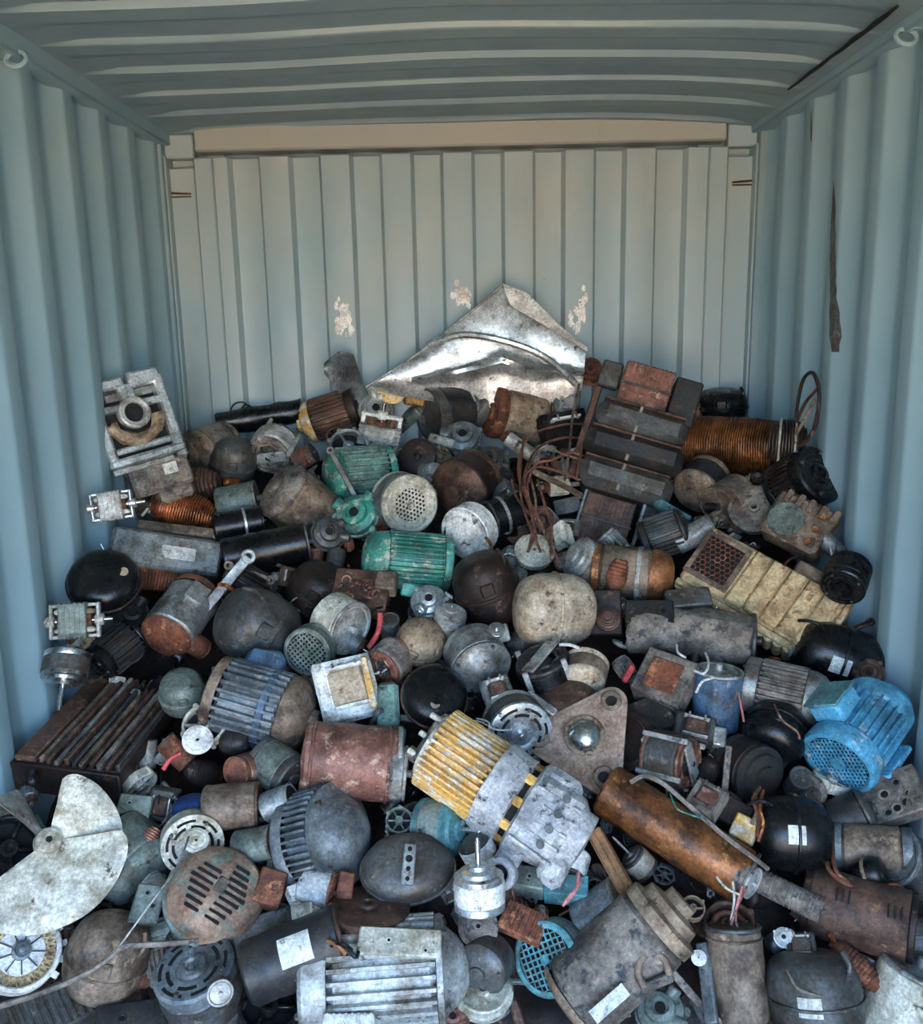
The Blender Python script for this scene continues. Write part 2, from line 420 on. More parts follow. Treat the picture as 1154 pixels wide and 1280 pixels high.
# ------------------------------------------------------------------ the heap and placing on it
TAB = [(-3.2, 0), (-2.35, 0), (-2.12, .06), (-2.0, .14), (-1.65, .41), (-1.28, .63), (-.7, .93), (-.25, 1.14), (0, 1.2)]
def surf(x, y):
    for (a, za), (b, zb) in zip(TAB, TAB[1:]):
        if a <= y <= b:
            z = za+(zb-za)*(y-a)/(b-a); return z + .05*(1-(x/1.17)**2)*min(1, max(0, (y+2.2)/.5))
    return 0 if y < 0 else 1.2
def hit(px, py, m=.05):
    d = (FW + RT*((px-CX)/FPX) - UP*((py-CY)/FPX)); t = .8
    while t < 6:
        p = CAM+d*t
        if p.y > -m or abs(p.x) > 1.165-m or p.z < surf(p.x, p.y): break
        t += .004
    return CAM+d*t, t
def at(px, py, lift=0, m=.05):
    p, t = hit(px, py, m); u = t/FPX; c = (CAM-p).normalized()
    return p+c*lift*u, u
FOOT = []; LAND = []; ROOTS = []
def put(name, cat, label, px, py, fn, ang=0, tilt=0, roll=0, lift=None, F=None, W=None, fp=None, group=None, nick=None, kind=None, on=None, **kw):
    global U
    rr = kw.get('r', kw.get('w', 40)/2 if 'w' in kw else 20)
    if lift is None: lift = rr*.25
    p, t = hit(px, py, min(.16, rr*.0026*.8))
    c = (CAM-p).normalized(); u0 = t/FPX
    p = p+c*lift*u0; zc = (p-CAM).dot(FW); U = zc/FPX
    rt = (RT - c*RT.dot(c)).normalized(); up = c.cross(rt)
    if W is not None: B = Euler([radians(q) for q in W]).to_matrix()
    elif F is not None:
        B = Matrix((rt, up, c)).transposed() @ (Matrix.Rotation(radians(F[0]), 3, 'Y') @ Matrix.Rotation(radians(-F[1]), 3, 'X') @ Matrix.Rotation(radians(F[2]), 3, 'Z'))
    else:
        a, tt = radians(ang), radians(tilt); dr = rt*cos(a)+up*sin(a)
        Z = dr*cos(tt)+c*sin(tt); X = -dr*sin(tt)+c*cos(tt); Y = Z.cross(X)
        B = Matrix((X, Y, Z)).transposed() @ Matrix.Rotation(radians(roll), 3, 'Z')
    o = bpy.data.objects.new(name, None); COL.objects.link(o); o.empty_display_size = .05
    fn(o, **kw)
    o.matrix_world = Matrix.Translation(p) @ B.to_4x4()
    o['label'] = label; o['category'] = cat
    if group: o['group'] = group
    if kind: o['kind'] = kind
    f = fp if fp is not None else rr
    L = kw.get('L', 0)
    if L > 2*f and F is None and W is None:
        n = int(L/f); dx, dy = cos(radians(ang))*cos(radians(tilt)), -sin(radians(ang))*cos(radians(tilt))
        for k in range(n+1):
            q = -L/2+L*k/n*.9+L*.05; FOOT.append((px+dx*q, py+dy*q, f))
    else: FOOT.append((px, py, f))
    if nick: LAND.append((px, py, nick))
    if on is not None:
        mw = o.matrix_world.copy(); inv = on.matrix_world.inverted()
        for i, c_ in enumerate(list(o.children)):
            c_.parent = on; c_.matrix_parent_inverse = inv @ mw
            if i == 0 or len(o.children) == 1: c_.name = name
        bpy.data.objects.remove(o); return on
    ROOTS.append(o); return o
P = put
def by(word):
    return [r for r in ROOTS if word in r['label']][0]
def T4(x=0, y=0, z=0, rx=0, ry=0, rz=0):
    return Matrix.Translation((x, y, z)) @ Euler([radians(q) for q in (rx, ry, rz)]).to_matrix().to_4x4()
RNG = random.Random(5)

# ------------------------------------------------------------------ builders (sizes in photo pixels at the thing's own distance)
def end_cap(o, z, s, typ, r, c, mat, sh=0, shm='chrome', cov='slots'):
    """an end bell of depth c growing from z in direction s"""
    T = T4(z=z) if s > 0 else T4(z=z, rx=180)
    m = MB()
    if typ == 'dome':
        m.lathe([(r*1.0, 0), (r*1.03, c*.06), (r*1.03, c*.3), (r*.96, c*.5), (r*.8, c*.75), (r*.5, c*.95), (r*.32, c), (r*.3, c*1.25), (r*.22, c*1.3), (0, c*1.3)], 36, T)
    elif typ == 'round':
        m.lathe([(r, 0), (r*.99, c*.3), (r*.9, c*.62), (r*.7, c*.85), (r*.4, c*.97), (0, c)], 36, T)
    elif typ == 'cone':
        m.lathe([(r, 0), (r*1.02, c*.2), (r*.8, c*.3), (r*.62, c*.7), (r*.4, c), (r*.25, c*1.1), (0, c*1.1)], 36, T)
    elif typ in ('flat', 'slots', 'hub'):
        m.lathe([(r, 0), (r*1.02, c*.1), (r*1.02, c*.85), (r*.95, c), (r*.45, c), (r*.42, c*.9), (r*.36, c*.9), (r*.33, c*1.15), (r*.2, c*1.2), (r*.18, c*.9), (0, c*.9)], 36, T)
    elif typ == 'cup':
        m.lathe([(r, 0), (r*1.03, c*.1), (r*1.03, c), (r*.93, c), (r*.91, c*.3), (r*.5, c*.2), (0, c*.2)], 36, T)
    elif typ == 'step':
        m.lathe([(r, 0), (r, c*.4), (r*.78, c*.5), (r*.74, c*.8), (r*.4, c*.9), (r*.38, c*1.2), (0, c*1.2)], 36, T)
    elif typ in ('perf', 'grille', 'hex'):
        m.lathe([(r, 0), (r*1.02, c*.1), (r*1.02, c*.8), (r*.95, c), (r*.84, c), (r*.84, c*.6)], 36, T)
    e = m.build('end_bell' if typ not in ('perf', 'grille', 'hex', 'slots') else 'fan_cover', mat, o)
    if typ in ('perf', 'grille', 'hex'):
        MB().cyl(r*.85, c*.3, c*.5, 28, T=T).build('dark_opening', 'void', e)
        g = MB()
        if typ == 'hex': g.perf(r*.56, r*.135, r*.048, c*1.0, 1, hexa=True, T=T); g.lathe([(r*.56, c*1.0-.1), (r*.86, c*1.0-.1), (r*.86, c*.7)], 36, T)
        else: g.perf(r*.84, r*.17, r*.06, c*.98, 1.2, sq=(typ == 'grille'), T=T)
        g.cyl(r*.14, c*.9, c*1.08, 16, T=T); g.build('grille', mat, e)
    if typ == 'slots':
        g = MB()
        for k in range(6):
            g.lathe([(r*.58, c*1.0-.2), (r*.58, c+.3), (r*.68, c+.3), (r*.68, c*1.0-.2)], 8, T, a0=k*60+8, a1=k*60+52)
            g.lathe([(r*.78, c*1.0-.2), (r*.78, c+.3), (r*.87, c+.3), (r*.87, c*1.0-.2)], 8, T, a0=k*60-20, a1=k*60+24)
        g.build('slot_shades', 'void', e)  # raised black strips paint the shade of the slots on a solid face
    if typ in ('flat', 'dome', 'hub', 'cone', 'slots'):
        for k in range(4):
            a = pi/4+k*pi/2; q = .82 if typ != 'cone' else .9
            zz = c*.62 if typ == 'dome' else (c if typ != 'cone' else c*.25)
            MB().lathe([(0, zz+r*.09), (r*.05, zz+r*.09), (r*.07, zz+r*.06), (r*.07, zz-2), (0, zz-2)], 6, T @ T4(x=r*q*cos(a), y=r*q*sin(a))).build('bolt', 'dgrey', e)
    if sh:
        g = MB(); g.cyl(r*.11, c*.8, c*1.1+sh, 14, T=T); g.cyl(r*.07, c*1.1+sh*.9, c*1.1+sh*1.15, 12, T=T); g.build('shaft', shm, o)
    return e
def motor(o, r=30, L=80, body='grey', cap=None, cap2=None, fins=0, fh=3, end='dome', end2='flat', c=None, c2=None, shaft=0, box=None, feet=None, dent=.6, band=None, tag=None, arc=(0, 360), seedn=1, fins_mat=None):
    cap = cap or body; cap2 = cap2 or cap; c = c or r*.42; c2 = c2 or r*.3
    z0, z1 = -L/2+c2, L/2-c
    rb = r-(fh if fins else 0)
    m = MB().cyl(rb, z0-1, z1+1, 36, sub=8)
    if dent: m.dent(dent, .04, seedn)
    if fins: m.fins(fins, rb-1, r+1, z0+1, z1-1, max(1.1, r*2*pi/fins*.34), arc[0], arc[1])
    m.build('body', body, o)
    end_cap(o, z1, 1, end, r*.98, c, cap, shaft)
    end_cap(o, z0, -1, end2, r*.98, c2, cap2)
    if box:
        bm_, bs, bz = box if len(box) == 3 else (box[0], box[1], 0)
        b = MB().box((r+bs*.18, 0, bz), (bs*.7, bs*.95, bs*1.1), 3).build('terminal_box', bm_, o)
        MB().box((r+bs*.56, 0, bz), (bs*.1, bs*1.02, bs*1.18), 1).build('lid', bm_, b)
    if feet:
        for s in (-1, 1):
            MB().box((-r*.75, s*r*.8, 0), (r*.12, r*.45, L*.5), 1).box((-r*.6, s*r*.65, 0), (r*.4, r*.1, L*.4), 1).build('foot', feet, o)
    if band:
        MB().ring(r*1.03, r*.9, L*.04, L*.04+r*.2, 36).build('band', band, o)
    if tag:
        MB().lathe([(r+.2, -L*.12), (r+.9, -L*.12), (r+.9, L*.12), (r+.2, L*.12)], 8, a0=-16+tag, a1=22+tag).build('paper_label', 'label', o)
def compressor(o, r=40, h=70, body='black', seam=True, sy=1., dent=.8, pipes=2, tag=None, term=True, seedn=2, top='round', rim=None, dot=None, foot=False):
    hh = h/2; pr = []
    for k in range(19):
        t = -pi/2+pi*k/18; e = .55
        pr.append((r*abs(cos(t))**e if 0 < k < 18 else 0, hh*(abs(sin(t))**.75)*(1 if t > 0 else -1)))
    MB().lathe(pr, 40, sy=sy).dent(dent, .03, seedn).build('shell', body, o)
    if seam: MB().ring(r*1.045, r*.93, -2.2, 2.2, 40, T=Matrix.Diagonal((1, sy, 1, 1))).build('seam', rim or body, o)
    for k in range(pipes):
        a = 50+k*95
        x, y = r*.8*cos(radians(a)), r*.8*sin(radians(a))
        MB().tube([(x*.8, y*.8, hh*.4), (x*1.15, y*1.15, hh*.62), (x*1.25, y*1.25, hh*.95), (x*1.05, y*1.1, hh*1.2)], r*.055, 8, 4).build('stub_pipe', 'copper' if k else body, o)
    if term:
        MB().box((r*.93, 0, hh*.3), (r*.2, r*.42, r*.4), 2).build('terminal_cover', body, o)
    if tag:
        MB().lathe([(r+.6, -hh*.15), (r+1.2, -hh*.15), (r+1.0, hh*.3), (r+.4, hh*.3)], 8, a0=-35+tag, a1=-8+tag).build('paper_label', 'label', o)
    if dot:
        MB().cyl(r*.14, hh*.86, hh*.97, 20, T=T4(x=dot[0]*r, y=dot[1]*r)).build('plug', 'pale', o)
    if foot:
        for s in (-1, 1): MB().box((s*r*.7, 0, -hh*.95), (r*.5, r*1.2, 3), 1).build('foot', body, o)
def can(o, r=20, L=60, body='black', end='dgrey', band=None, bz=.15, tag=None, dent=.3, cup=False, sy=1., rings=0):
    m = MB().cyl(r, -L/2, L/2, 36, b=r*.1, sub=8, T=Matrix.Diagonal((1, sy, 1, 1)))
    if dent: m.dent(dent, .05, int(r))
    m.build('body', body, o)
    g = MB().ring(r*1.03, r*.86, L/2-r*.06, L/2+r*.07, 36, T=Matrix.Diagonal((1, sy, 1, 1))); 
    if not cup: g.cyl(r*.8, L/2-2, L/2+r*.03, 30, T=Matrix.Diagonal((1, sy, 1, 1))); g.cyl(r*.14, L/2, L/2+r*.3, 12); 
    g.build('end_rim', end, o)
    if cup: MB().cyl(r*.86, L/2-1, L/2+.4, 30).build('dark_inside', 'void', o)
    if band: MB().ring(r*1.05, r*.9, L*bz-r*.09, L*bz+r*.09, 36, T=Matrix.Diagonal((1, sy, 1, 1))).build('band', band, o)
    for k in range(rings): MB().torus(r*1.0, r*.05, -L*.4+L*.8*k/max(1, rings-1), 36, T=Matrix.Diagonal((1, sy, 1, 1))).build('ridge', body, o)
    if tag: MB().lathe([(r+.4, -L*.1), (r+1, -L*.1), (r+1, L*.22), (r+.4, L*.22)], 8, a0=tag-25, a1=tag+25).build('paper_label', 'label', o)
def coil(o, r=22, L=60, mat='copper', sy=1., core=None, taper=.75, n=22, seedn=3, band=None):
    pr = [(0, -L/2)]
    for k in range(n):
        z = -L/2+L*(k+.5)/n; q = 1-(1-taper)*abs(2*(k+.5)/n-1)**2.5
        pr += [(r*q*.93, z-L/n*.5), (r*q, z-L/n*.2), (r*q, z+L/n*.2)]
    pr += [(r*taper*.93, L/2), (0, L/2)]
    MB().lathe(pr, 32, sy=sy).dent(1.2, .05, seedn).build('winding', mat, o)
    if core: MB().cyl(r*.4, -L/2-5, L/2+5, 20, T=Matrix.Diagonal((1, sy, 1, 1))).build('core', core, o)
    if band:
        for z in (-.2, .22): MB().torus(r*1.0, r*.05, L*z, 28, sy=sy).build('lashing', band, o)
def stator(o, r=26, L=34, core='dgrey', wind='wire', ov=8, frame=None):
    m = MB().ring(r, r*.58, -L/2, L/2, 36)
    for k in range(int(L/3)): m.torus(r, .45, -L/2+1.5+3*k, 36, 5)
    m.build('core', core, o)
    for s in (-1, 1):
        w = MB()
        for k in range(8):
            a = 2*pi*k/8
            w.torus(r*.25, r*.10, 0, 18, 7, T=T4(x=r*.72*cos(a), y=r*.72*sin(a), z=s*(L/2+ov*.35), rz=math.degrees(a)) @ Matrix.Diagonal((.7, 1.35, 1, 1)))
        w.torus(r*.74, r*.11, s*(L/2+ov*.2), 32, 8).dent(1, .1, 4)
        w.build('winding', wind, o)
    MB().cyl(r*.45, -L/2+2, L/2-2, 24).build('rotor', 'dgrey', o)
    MB().cyl(r*.1, -L/2-6, L/2+12, 12).build('shaft', 'chrome', o)
    if frame:
        for k in range(4):
            a = pi/4+k*pi/2
            MB().box((r*1.0*cos(a), r*1.0*sin(a), 0), (r*.2, r*.2, L+ov*2.4), 1, ).build('frame_post', frame, o)
        for s in (-1, 1): MB().box((0, 0, s*(L/2+ov*1.1)), (r*.5, r*1.7, 4), 1, rot=(0, 0, 45)).build('bearing_bracket', frame, o)
def boxmotor(o, w=50, h=40, d=34, core='dgrey', wind='copper', frame='lgrey', shaft=12, caps=True):
    """square universal motor: laminated C core, two coils, bearing bridges; axis Z"""
    m = MB()
    for s in (-1, 1):
        m.box((0, s*(h/2-h*.09), 0), (d, h*.18, w*.5), 1.5).box((s*(d/2-d*.08), 0, 0), (d*.16, h, w*.5), 1.5)
    for k in range(6): m.box((0, 0, -w*.22+k*w*.088), (d+1.2, h+1.2, w*.02), .3)
    m.build('core', core, o)
    for s in (-1, 1):
        MB().torus(d*.28, d*.10, 0, 20, 8, T=T4(y=s*h*.26, rx=90) @ Matrix.Diagonal((1, w/d*1.0, 1, 1))).dent(.7, .1, 2).build('winding', wind, o)
    MB().cyl(min(d, h)*.24, -w*.3, w*.3, 20).build('armature', 'rust', o)
    for s in (-1, 1):
        g = MB().box((0, 0, s*w*.42), (d*.3, h*1.0, w*.07), 1.5).cyl(d*.19, min(s*w*.36, s*w*.52), max(s*w*.36, s*w*.52), 18)
        for t in (-1, 1): g.box((0, t*h*.44, s*w*.33), (d*.24, h*.1, w*.2), 1)
        g.build('bearing_bracket', frame, o)
    MB().cyl(d*.07, -w*.55, w*.5+shaft, 12).build('shaft', 'chrome', o)
def transformer(o, w=40, h=36, d=28, core='dgrey', wind='brown', bob='label'):
    """laminated frame facing +Z with a coil through its middle"""
    m = MB()
    for s in (-1, 1): m.box((s*w*.42, 0, 0), (w*.16, h, d*.7), 1).box((0, s*h*.42, 0), (w, h*.16, d*.7), 1)
    m.box((0, 0, 0), (w*.24, h, d*.66), 1)
    for k in range(5): m.box((0, 0, -d*.28+k*d*.14), (w+1, h+1, d*.02), .2)
    m.build('core', core, o)
    MB().box((0, 0, 0), (w*.62, h*.62, d*1.1), min(w, d)*.14).dent(.6, .08, 3).build('winding', wind, o)
    b = MB()
    for s in (-1, 1): b.box((0, s*h*.33, 0), (w*.64, h*.05, d*1.2), .5)
    b.build('bobbin', bob, o)
    for k in (-1, 1): MB().box((k*w*.2, h*.36, d*.62), (3, 6, 3), .4).build('terminal', 'chrome', o)
def bell(o, r=34, d=16, mat='grey', spokes=6, hub=.3, inner='void', bosses=3, wind=None):
    m = MB().ring(r, r*.84, -d/2, d/2, 40).torus(r*.92, r*.06, d/2, 40)
    for k in range(spokes): m.box((r*.55, 0, d*.1), (r*.66, r*.13, d*.5), 1, Matrix.Rotation(2*pi*k/spokes, 4, 'Z'))
    for k in range(bosses):
        a = 2*pi*k/bosses+.5; m.cyl(r*.13, -d/2, d*.62, 12, T=T4(x=r*.98*cos(a), y=r*.98*sin(a)))
    m.build('rim', mat, o)
    MB().lathe([(r*hub, -d/2), (r*hub, d*.5), (r*hub*.85, d*.62), (r*hub*.5, d*.62), (r*hub*.45, d*.3), (0, d*.3)], 28).build('hub', mat, o)
    MB().cyl(r*.86, -d/2, -d*.25, 30).build('dark_inside', inner, o)
    if wind: MB().torus(r*.6, r*.12, 0, 32).dent(1, .1, 2).build('winding', wind, o)
def dish(o, r=30, d=20, mat='grey', rings=2, hole=True, holem='void', lip=True, sy=1.):
    pr = [(0, -d/2), (r*.6, -d/2), (r*.93, -d*.3), (r, d*.1), (r*(1.05 if lip else 1), d*.3), (r*(1.05 if lip else .98), d*.45), (r*.96, d*.5)]
    for k in range(rings):
        q = .9-.6*k/max(1, rings); pr += [(r*q, d*.5), (r*(q-.04), d*.58), (r*(q-.1), d*.58), (r*(q-.14), d*.47)]
    pr += [(r*.24, d*.5), (r*.22, d*.7), (r*.13, d*.72), (r*.12, d*.4), (0, d*.4)]
    MB().lathe(pr, 40, sy=sy).dent(.5, .05, int(r)).build('shell', mat, o)
    if hole: MB().cyl(r*.115, d*.38, d*.45, 14).build('bore', holem, o)
def slab(o, w=40, h=30, d=10, mat='dgrey', holes=3, ribs=0, dent=1., lid=None, b=2, tag=False):
    m = MB(); n = max(2, int(max(w, h)/12))
    m.box((0, 0, 0), (w, h, d), b)
    for k in range(ribs): m.box((-w*.42+w*.84*k/max(1, ribs-1), 0, d/2), (w*.03+1, h*.92, d*.3), .5)
    m.dent(dent, .03, int(w)).build('body', mat, o)
    rg = random.Random(int(w*h+d))
    for k in range(holes):
        x, y = rg.uniform(-.36, .36)*w, rg.uniform(-.36, .36)*h; q = min(w, h)*rg.uniform(.06, .11)
        e = MB().ring(q*1.5, q*.9, d/2-1, d/2+1.2, 18, T=T4(x=x, y=y)).build('boss', mat, o)
        MB().cyl(q*.95, d/2-1, d/2+.4, 14, T=T4(x=x, y=y)).build('bolt_hole', 'void', e)
    if lid: MB().box((0, 0, d/2+1.5), (w*.62, h*.66, 3), 1).build('cover_plate', lid, o)
    if tag: MB().box((w*.1, 0, d/2+.7), (w*.3, h*.35, .8), .2).build('paper_label', 'label', o)
def casting(o, r=28, mat='grey', seedn=1, boss=True, mat2=None, arms=2, lug=True, flat=1.):
    """a lumpy cast pump or bearing housing: volute body, flange, outlet, feet"""
    rg = random.Random(seedn); m = MB()
    m.lathe([(0, -r*.55), (r*.6, -r*.55), (r*.82, -r*.4), (r*.88, 0), (r*.8, r*.3*flat), (r*.55, r*.42*flat), (r*.5, r*.6*flat), (r*.3, r*.66*flat), (r*.26, r*.5*flat), (0, r*.5*flat)], 30, sx=rg.uniform(.85, 1.05), sy=rg.uniform(.85, 1.05))
    for k in range(arms):
        a = rg.uniform(0, 360)
        m.cyl(r*rg.uniform(.24, .34), r*.3, r*rg.uniform(.95, 1.2), 18, T=T4(rz=a) @ T4(ry=rg.uniform(55, 90)))
        m.box((r*.7, 0, 0), (r*.5, r*.35, r*.3), 2, T4(rz=a+rg.uniform(60, 140)))
    m.dent(r*.035, .06, seedn).build('housing', mat, o)
    MB().ring(r*.95, r*.7, -r*.12, r*.08, 30).build('flange', mat2 or mat, o)
    if boss: MB().cyl(r*.2, r*.3, r*.56*flat, 14).build('bore', 'void', o)
    if lug:
        for k in range(3):
            a = 2*pi*k/3+rg.random(); l = MB().cyl(r*.13, -r*.14, r*.14, 12, T=T4(x=r*.95*cos(a), y=r*.95*sin(a))).build('lug', mat2 or mat, o)
def sheet(o, top=None, bot=None, zf=None, th=1.5, mat='silver', nu=26, nv=12, part='sheet'):
    def ev(P, t):
        L = [0]
        for a, b in zip(P, P[1:]): L.append(L[-1]+max(1e-6, sqrt((b[0]-a[0])**2+(b[1]-a[1])**2)))
        s = t*L[-1]
        for i in range(len(P)-1):
            if s <= L[i+1]+1e-6:
                q = (s-L[i])/(L[i+1]-L[i]); return (P[i][0]+(P[i+1][0]-P[i][0])*q, P[i][1]+(P[i+1][1]-P[i][1])*q)
        return P[-1]
    vs = []; fs = []; n = nu+1
    for side in (0, -th):
        for j in range(nv+1):
            for i in range(nu+1):
                a, b = ev(top, i/nu), ev(bot, i/nu); v = j/nv
                x, y = a[0]+(b[0]-a[0])*v, a[1]+(b[1]-a[1])*v
                vs.append((x, y, (zf(x, y, i/nu, v) if zf else 0)+side))
    b = (nv+1)*n
    for j in range(nv):
        for i in range(nu):
            fs.append((j*n+i, j*n+i+1, (j+1)*n+i+1, (j+1)*n+i)); fs.append((b+j*n+i, b+(j+1)*n+i, b+(j+1)*n+i+1, b+j*n+i+1))
    for i in range(nu): fs += [(i, b+i, b+i+1, i+1), (nv*n+i, nv*n+i+1, b+nv*n+i+1, b+nv*n+i)]
    for j in range(nv): fs += [(j*n, (j+1)*n, b+(j+1)*n, b+j*n), (j*n+nu, b+j*n+nu, b+(j+1)*n+nu, (j+1)*n+nu)]
    return MB().add(vs, fs).build(part, mat, o)
def bar(o, L=80, w=8, d=4, mat='dgrey', hole=True, bend=0.):
    m = MB()
    m.tube([(0, bend*sin(pi*k/8), -L/2+L*k/8) for k in range(9)], w/2, 8, flat=1) if bend else m.box((0, 0, 0), (d, w, L), 1)
    m.build('shank', mat, o)
    if hole:
        for s in (-1, 1): MB().ring(w*.75, w*.3, -d*.6, d*.6, 16, T=T4(z=s*L/2, ry=90)).build('eye', mat, o)
def wires(name, cat, label, paths, r=1.3, mat='wire', group=None, m=.03):
    """paths: lists of (px, py, lift); one thing, each strand a part"""
    o = bpy.data.objects.new(name, None); COL.objects.link(o); o['label'] = label; o['category'] = cat
    if group: o['group'] = group
    c0 = at(*paths[0][0][:2], paths[0][0][2], m)[0]; o.location = c0
    for i, pth in enumerate(paths):
        mt = mat[i % len(mat)] if isinstance(mat, (list, tuple)) else mat
        pts = []; uu = .002
        for a in pth:
            p, uu = at(a[0], a[1], a[2], m); pts.append(p-c0)
        rr = (r[i % len(r)] if isinstance(r, (list, tuple)) else r)*uu
        MB().tube(pts, rr, 6, 6).build('strand' if len(paths) > 1 else 'cord', mt, o, scale=1)
    ROOTS.append(o); return o

# ------------------------------------------------------------------ underlying mass of scrap
def heap():
    mb = MB(); nx, ny = 90, 90; vs = []; fs = []
    for j in range(ny+1):
        y = -2.36+(2.34)*j/ny
        for i in range(nx+1):
            x = -1.15+2.3*i/nx
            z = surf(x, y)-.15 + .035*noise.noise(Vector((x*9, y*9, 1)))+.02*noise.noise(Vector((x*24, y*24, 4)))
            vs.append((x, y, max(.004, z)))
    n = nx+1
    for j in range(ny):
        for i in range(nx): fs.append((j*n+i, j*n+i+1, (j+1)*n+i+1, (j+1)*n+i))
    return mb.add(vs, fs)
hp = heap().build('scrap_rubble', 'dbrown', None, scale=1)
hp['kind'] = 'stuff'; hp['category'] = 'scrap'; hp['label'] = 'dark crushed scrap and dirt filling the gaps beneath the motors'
# ------------------------------------------------------------------ particular pieces
def end_frame(o):
    MB().box((8, 8, -34), (84, 86, 52), 10).dent(2, .03, 2).build('body', 'grey', o)
    m = MB(); m.box((-42, 8, 0), (13, 96, 16), 3).box((42, -2, 0), (14, 112, 16), 3)
    m.box((-22, 52, 0), (46, 14, 16), 3).box((26, 52, 0), (40, 20, 16), 3).box((0, 38, 0), (20, 22, 14), 2)
    m.box((-26, 22, 0), (30, 10, 14), 2).box((26, 22, 0), (32, 10, 14), 2)
    m.box((0, -44, 0), (96, 12, 18), 3).box((-52, 38, -4), (22, 44, 20), 5).box((2, -30, -2), (88, 8, 12), 2)
    m.dent(1.5, .04, 5).build('end_frame', 'silver', o)
    MB().ring(20, 12, -2, 12, 30, T=T4(y=12)).torus(17, 3, 10, 30, T=T4(y=12)).build('bearing_boss', 'lgrey', o)
    MB().cyl(12.5, 0, 4, 24, T=T4(y=12)).build('bore', 'void', o)
    MB().torus(31, 8, 1, 30, 8, T=T4(y=10), a0=190, a1=350).dent(3, .08, 3).build('winding', 'tan', o)
    MB().box((0, -6, -8), (74, 76, 3), 1).build('dark_inside', 'void', o)
    b = MB().box((10, -72, -20), (78, 40, 40), 4).box((24, -98, -22), (46, 20, 34), 6).dent(2, .04, 8).build('foot_box', 'mud', o)
    MB().box((22, -66, 1), (18, 14, 1), .3).build('paper_label', 'label', b)
    MB().box((-8, -54, 2), (78, 7, 4), 1).build('rail', 'lgrey', b)
P('motor_end_frame', 'motor', 'pale cast motor end frame with round bore leaning on left corrugated wall at heap top', 170, 528, end_frame, F=(14, 8, 15), lift=30, fp=58, nick='pale cast end frame')

def big_transformer(o):
    for k, (y, w) in enumerate(((42, 112), (6, 122), (-32, 116))):
        c = MB().box((2, y, 12), (w, 40, 70), 12).dent(2, .03, k).build('coil', 'dgrey' if k != 1 else 'char', o)
        MB().box((0, y+17, 15), (w*.9, 3, 60), 1).build('insulation_strip', 'brown', c)
        MB().box((-4, y, 45.5), (4, 34, 2), .5).build('tape', 'mud', c)
    for y, h in ((88, 58), (-86, 62)):
        c = MB().box((-6, y, 6), (62, h, 44), 2)
        for q in range(12): c.box((-34+q*5.2, y, 6), (1, h+1, 45.5), .2)
        c = c.build('core', 'redrust' if y > 0 else 'brown', o)
        MB().box((-6, y, 28.6), (64, 3, 2), .5).build('clamp_strip', 'dgrey', c)
    MB().box((44, 84, 10), (34, 60, 34), 2).build('bracket', 'char', o)
    MB().box((-52, 98, 6), (26, 34, 14), 2).build('bracket', 'dgrey', o)
    MB().box((50, -78, 4), (30, 62, 26), 2).box((34, -112, 14), (34, 16, 20), 1, rot=(0, 0, -20)).build('bracket', 'char', o)
    MB().box((-55, -78, 2), (34, 20, 16), 1, rot=(0, 0, 30)).box((-40, -108, 4), (60, 12, 12), 1, rot=(0, 0, -16)).build('bracket', 'dgrey', o)
    MB().box((-62, 20, 4), (10, 120, 12), 2).build('side_bar', 'brown', o)
    MB().box((34, -76, 22), (5, 60, 8), 1).build('angle_strip', 'bgrey', o); MB().box((-38, -84, 22), (5, 60, 8), 1).build('angle_strip', 'bgrey', o)
P('power_transformer', 'transformer', 'large dark three-coil transformer with brown laminated cores, at the top right of heap', 785, 576, big_transformer, F=(6, 12, -17), lift=30, fp=80, nick='three-coil transformer')
FOOT.append((800, 495, 40)); FOOT.append((755, 640, 40))

def ribbed_housing(o):
    m = MB().box((0, 0, -14), (186, 82, 50), 4)
    m.dent(1.2, .03, 2).build('body', 'beige', o)
    for k in range(5):
        x = -18+k*23.5
        MB().box((x, 0, 12), (22.0, 78, 8), 2.5).dent(1, .04, k).build('rib_panel', 'beige', o)
    f = MB().box((0, -44, -2), (190, 10, 10), 2)
    for k in range(15): f.cyl(6.5, -34, -2, 10, T=T4(x=-88+k*12.5, y=-47))
    f.dent(1, .05, 7).build('scalloped_flange', 'beige', o)
    MB().box((95, 0, -8), (8, 84, 38), 2).build('end_rim', 'beige', o)
    w = MB()
    for s in (-1, 1): w.box((-63+s*27, 2, 10), (7, 66, 9), 1).box((-63, 2+s*30, 10), (60, 7, 9), 1)
    w.build('window_frame', 'dtan', o)
    MB().box((-63, 2, 12), (48, 54, 1), .2).build('dark_opening', 'void', o)  # black sheet over the solid body, painting the window's dark depth
    g = MB()
    for i in range(-4, 5):
        for j in range(-5, 6):
            x, y = i*7+(3.5 if j % 2 else 0), j*6.1
            if abs(x) < 24 and abs(y) < 28: g.torus(3.9, .6, 13.5, 6, 4, T=T4(x=-63+x, y=2+y, rz=30))
    g.build('honeycomb_mesh', 'rust', o)
    MB().box((40, 50, -4), (44, 18, 26), 3).dent(2, .05, 3).build('side_box', 'dtan', o)
P('ribbed_housing', 'motor housing', 'long beige ribbed motor housing with rusty honeycomb window leaning near right wall', 952, 738, ribbed_housing, F=(4, 22, -33), lift=42, fp=60, nick='beige ribbed housing')
FOOT.append((900, 700, 45)); FOOT.append((1005, 775, 45))

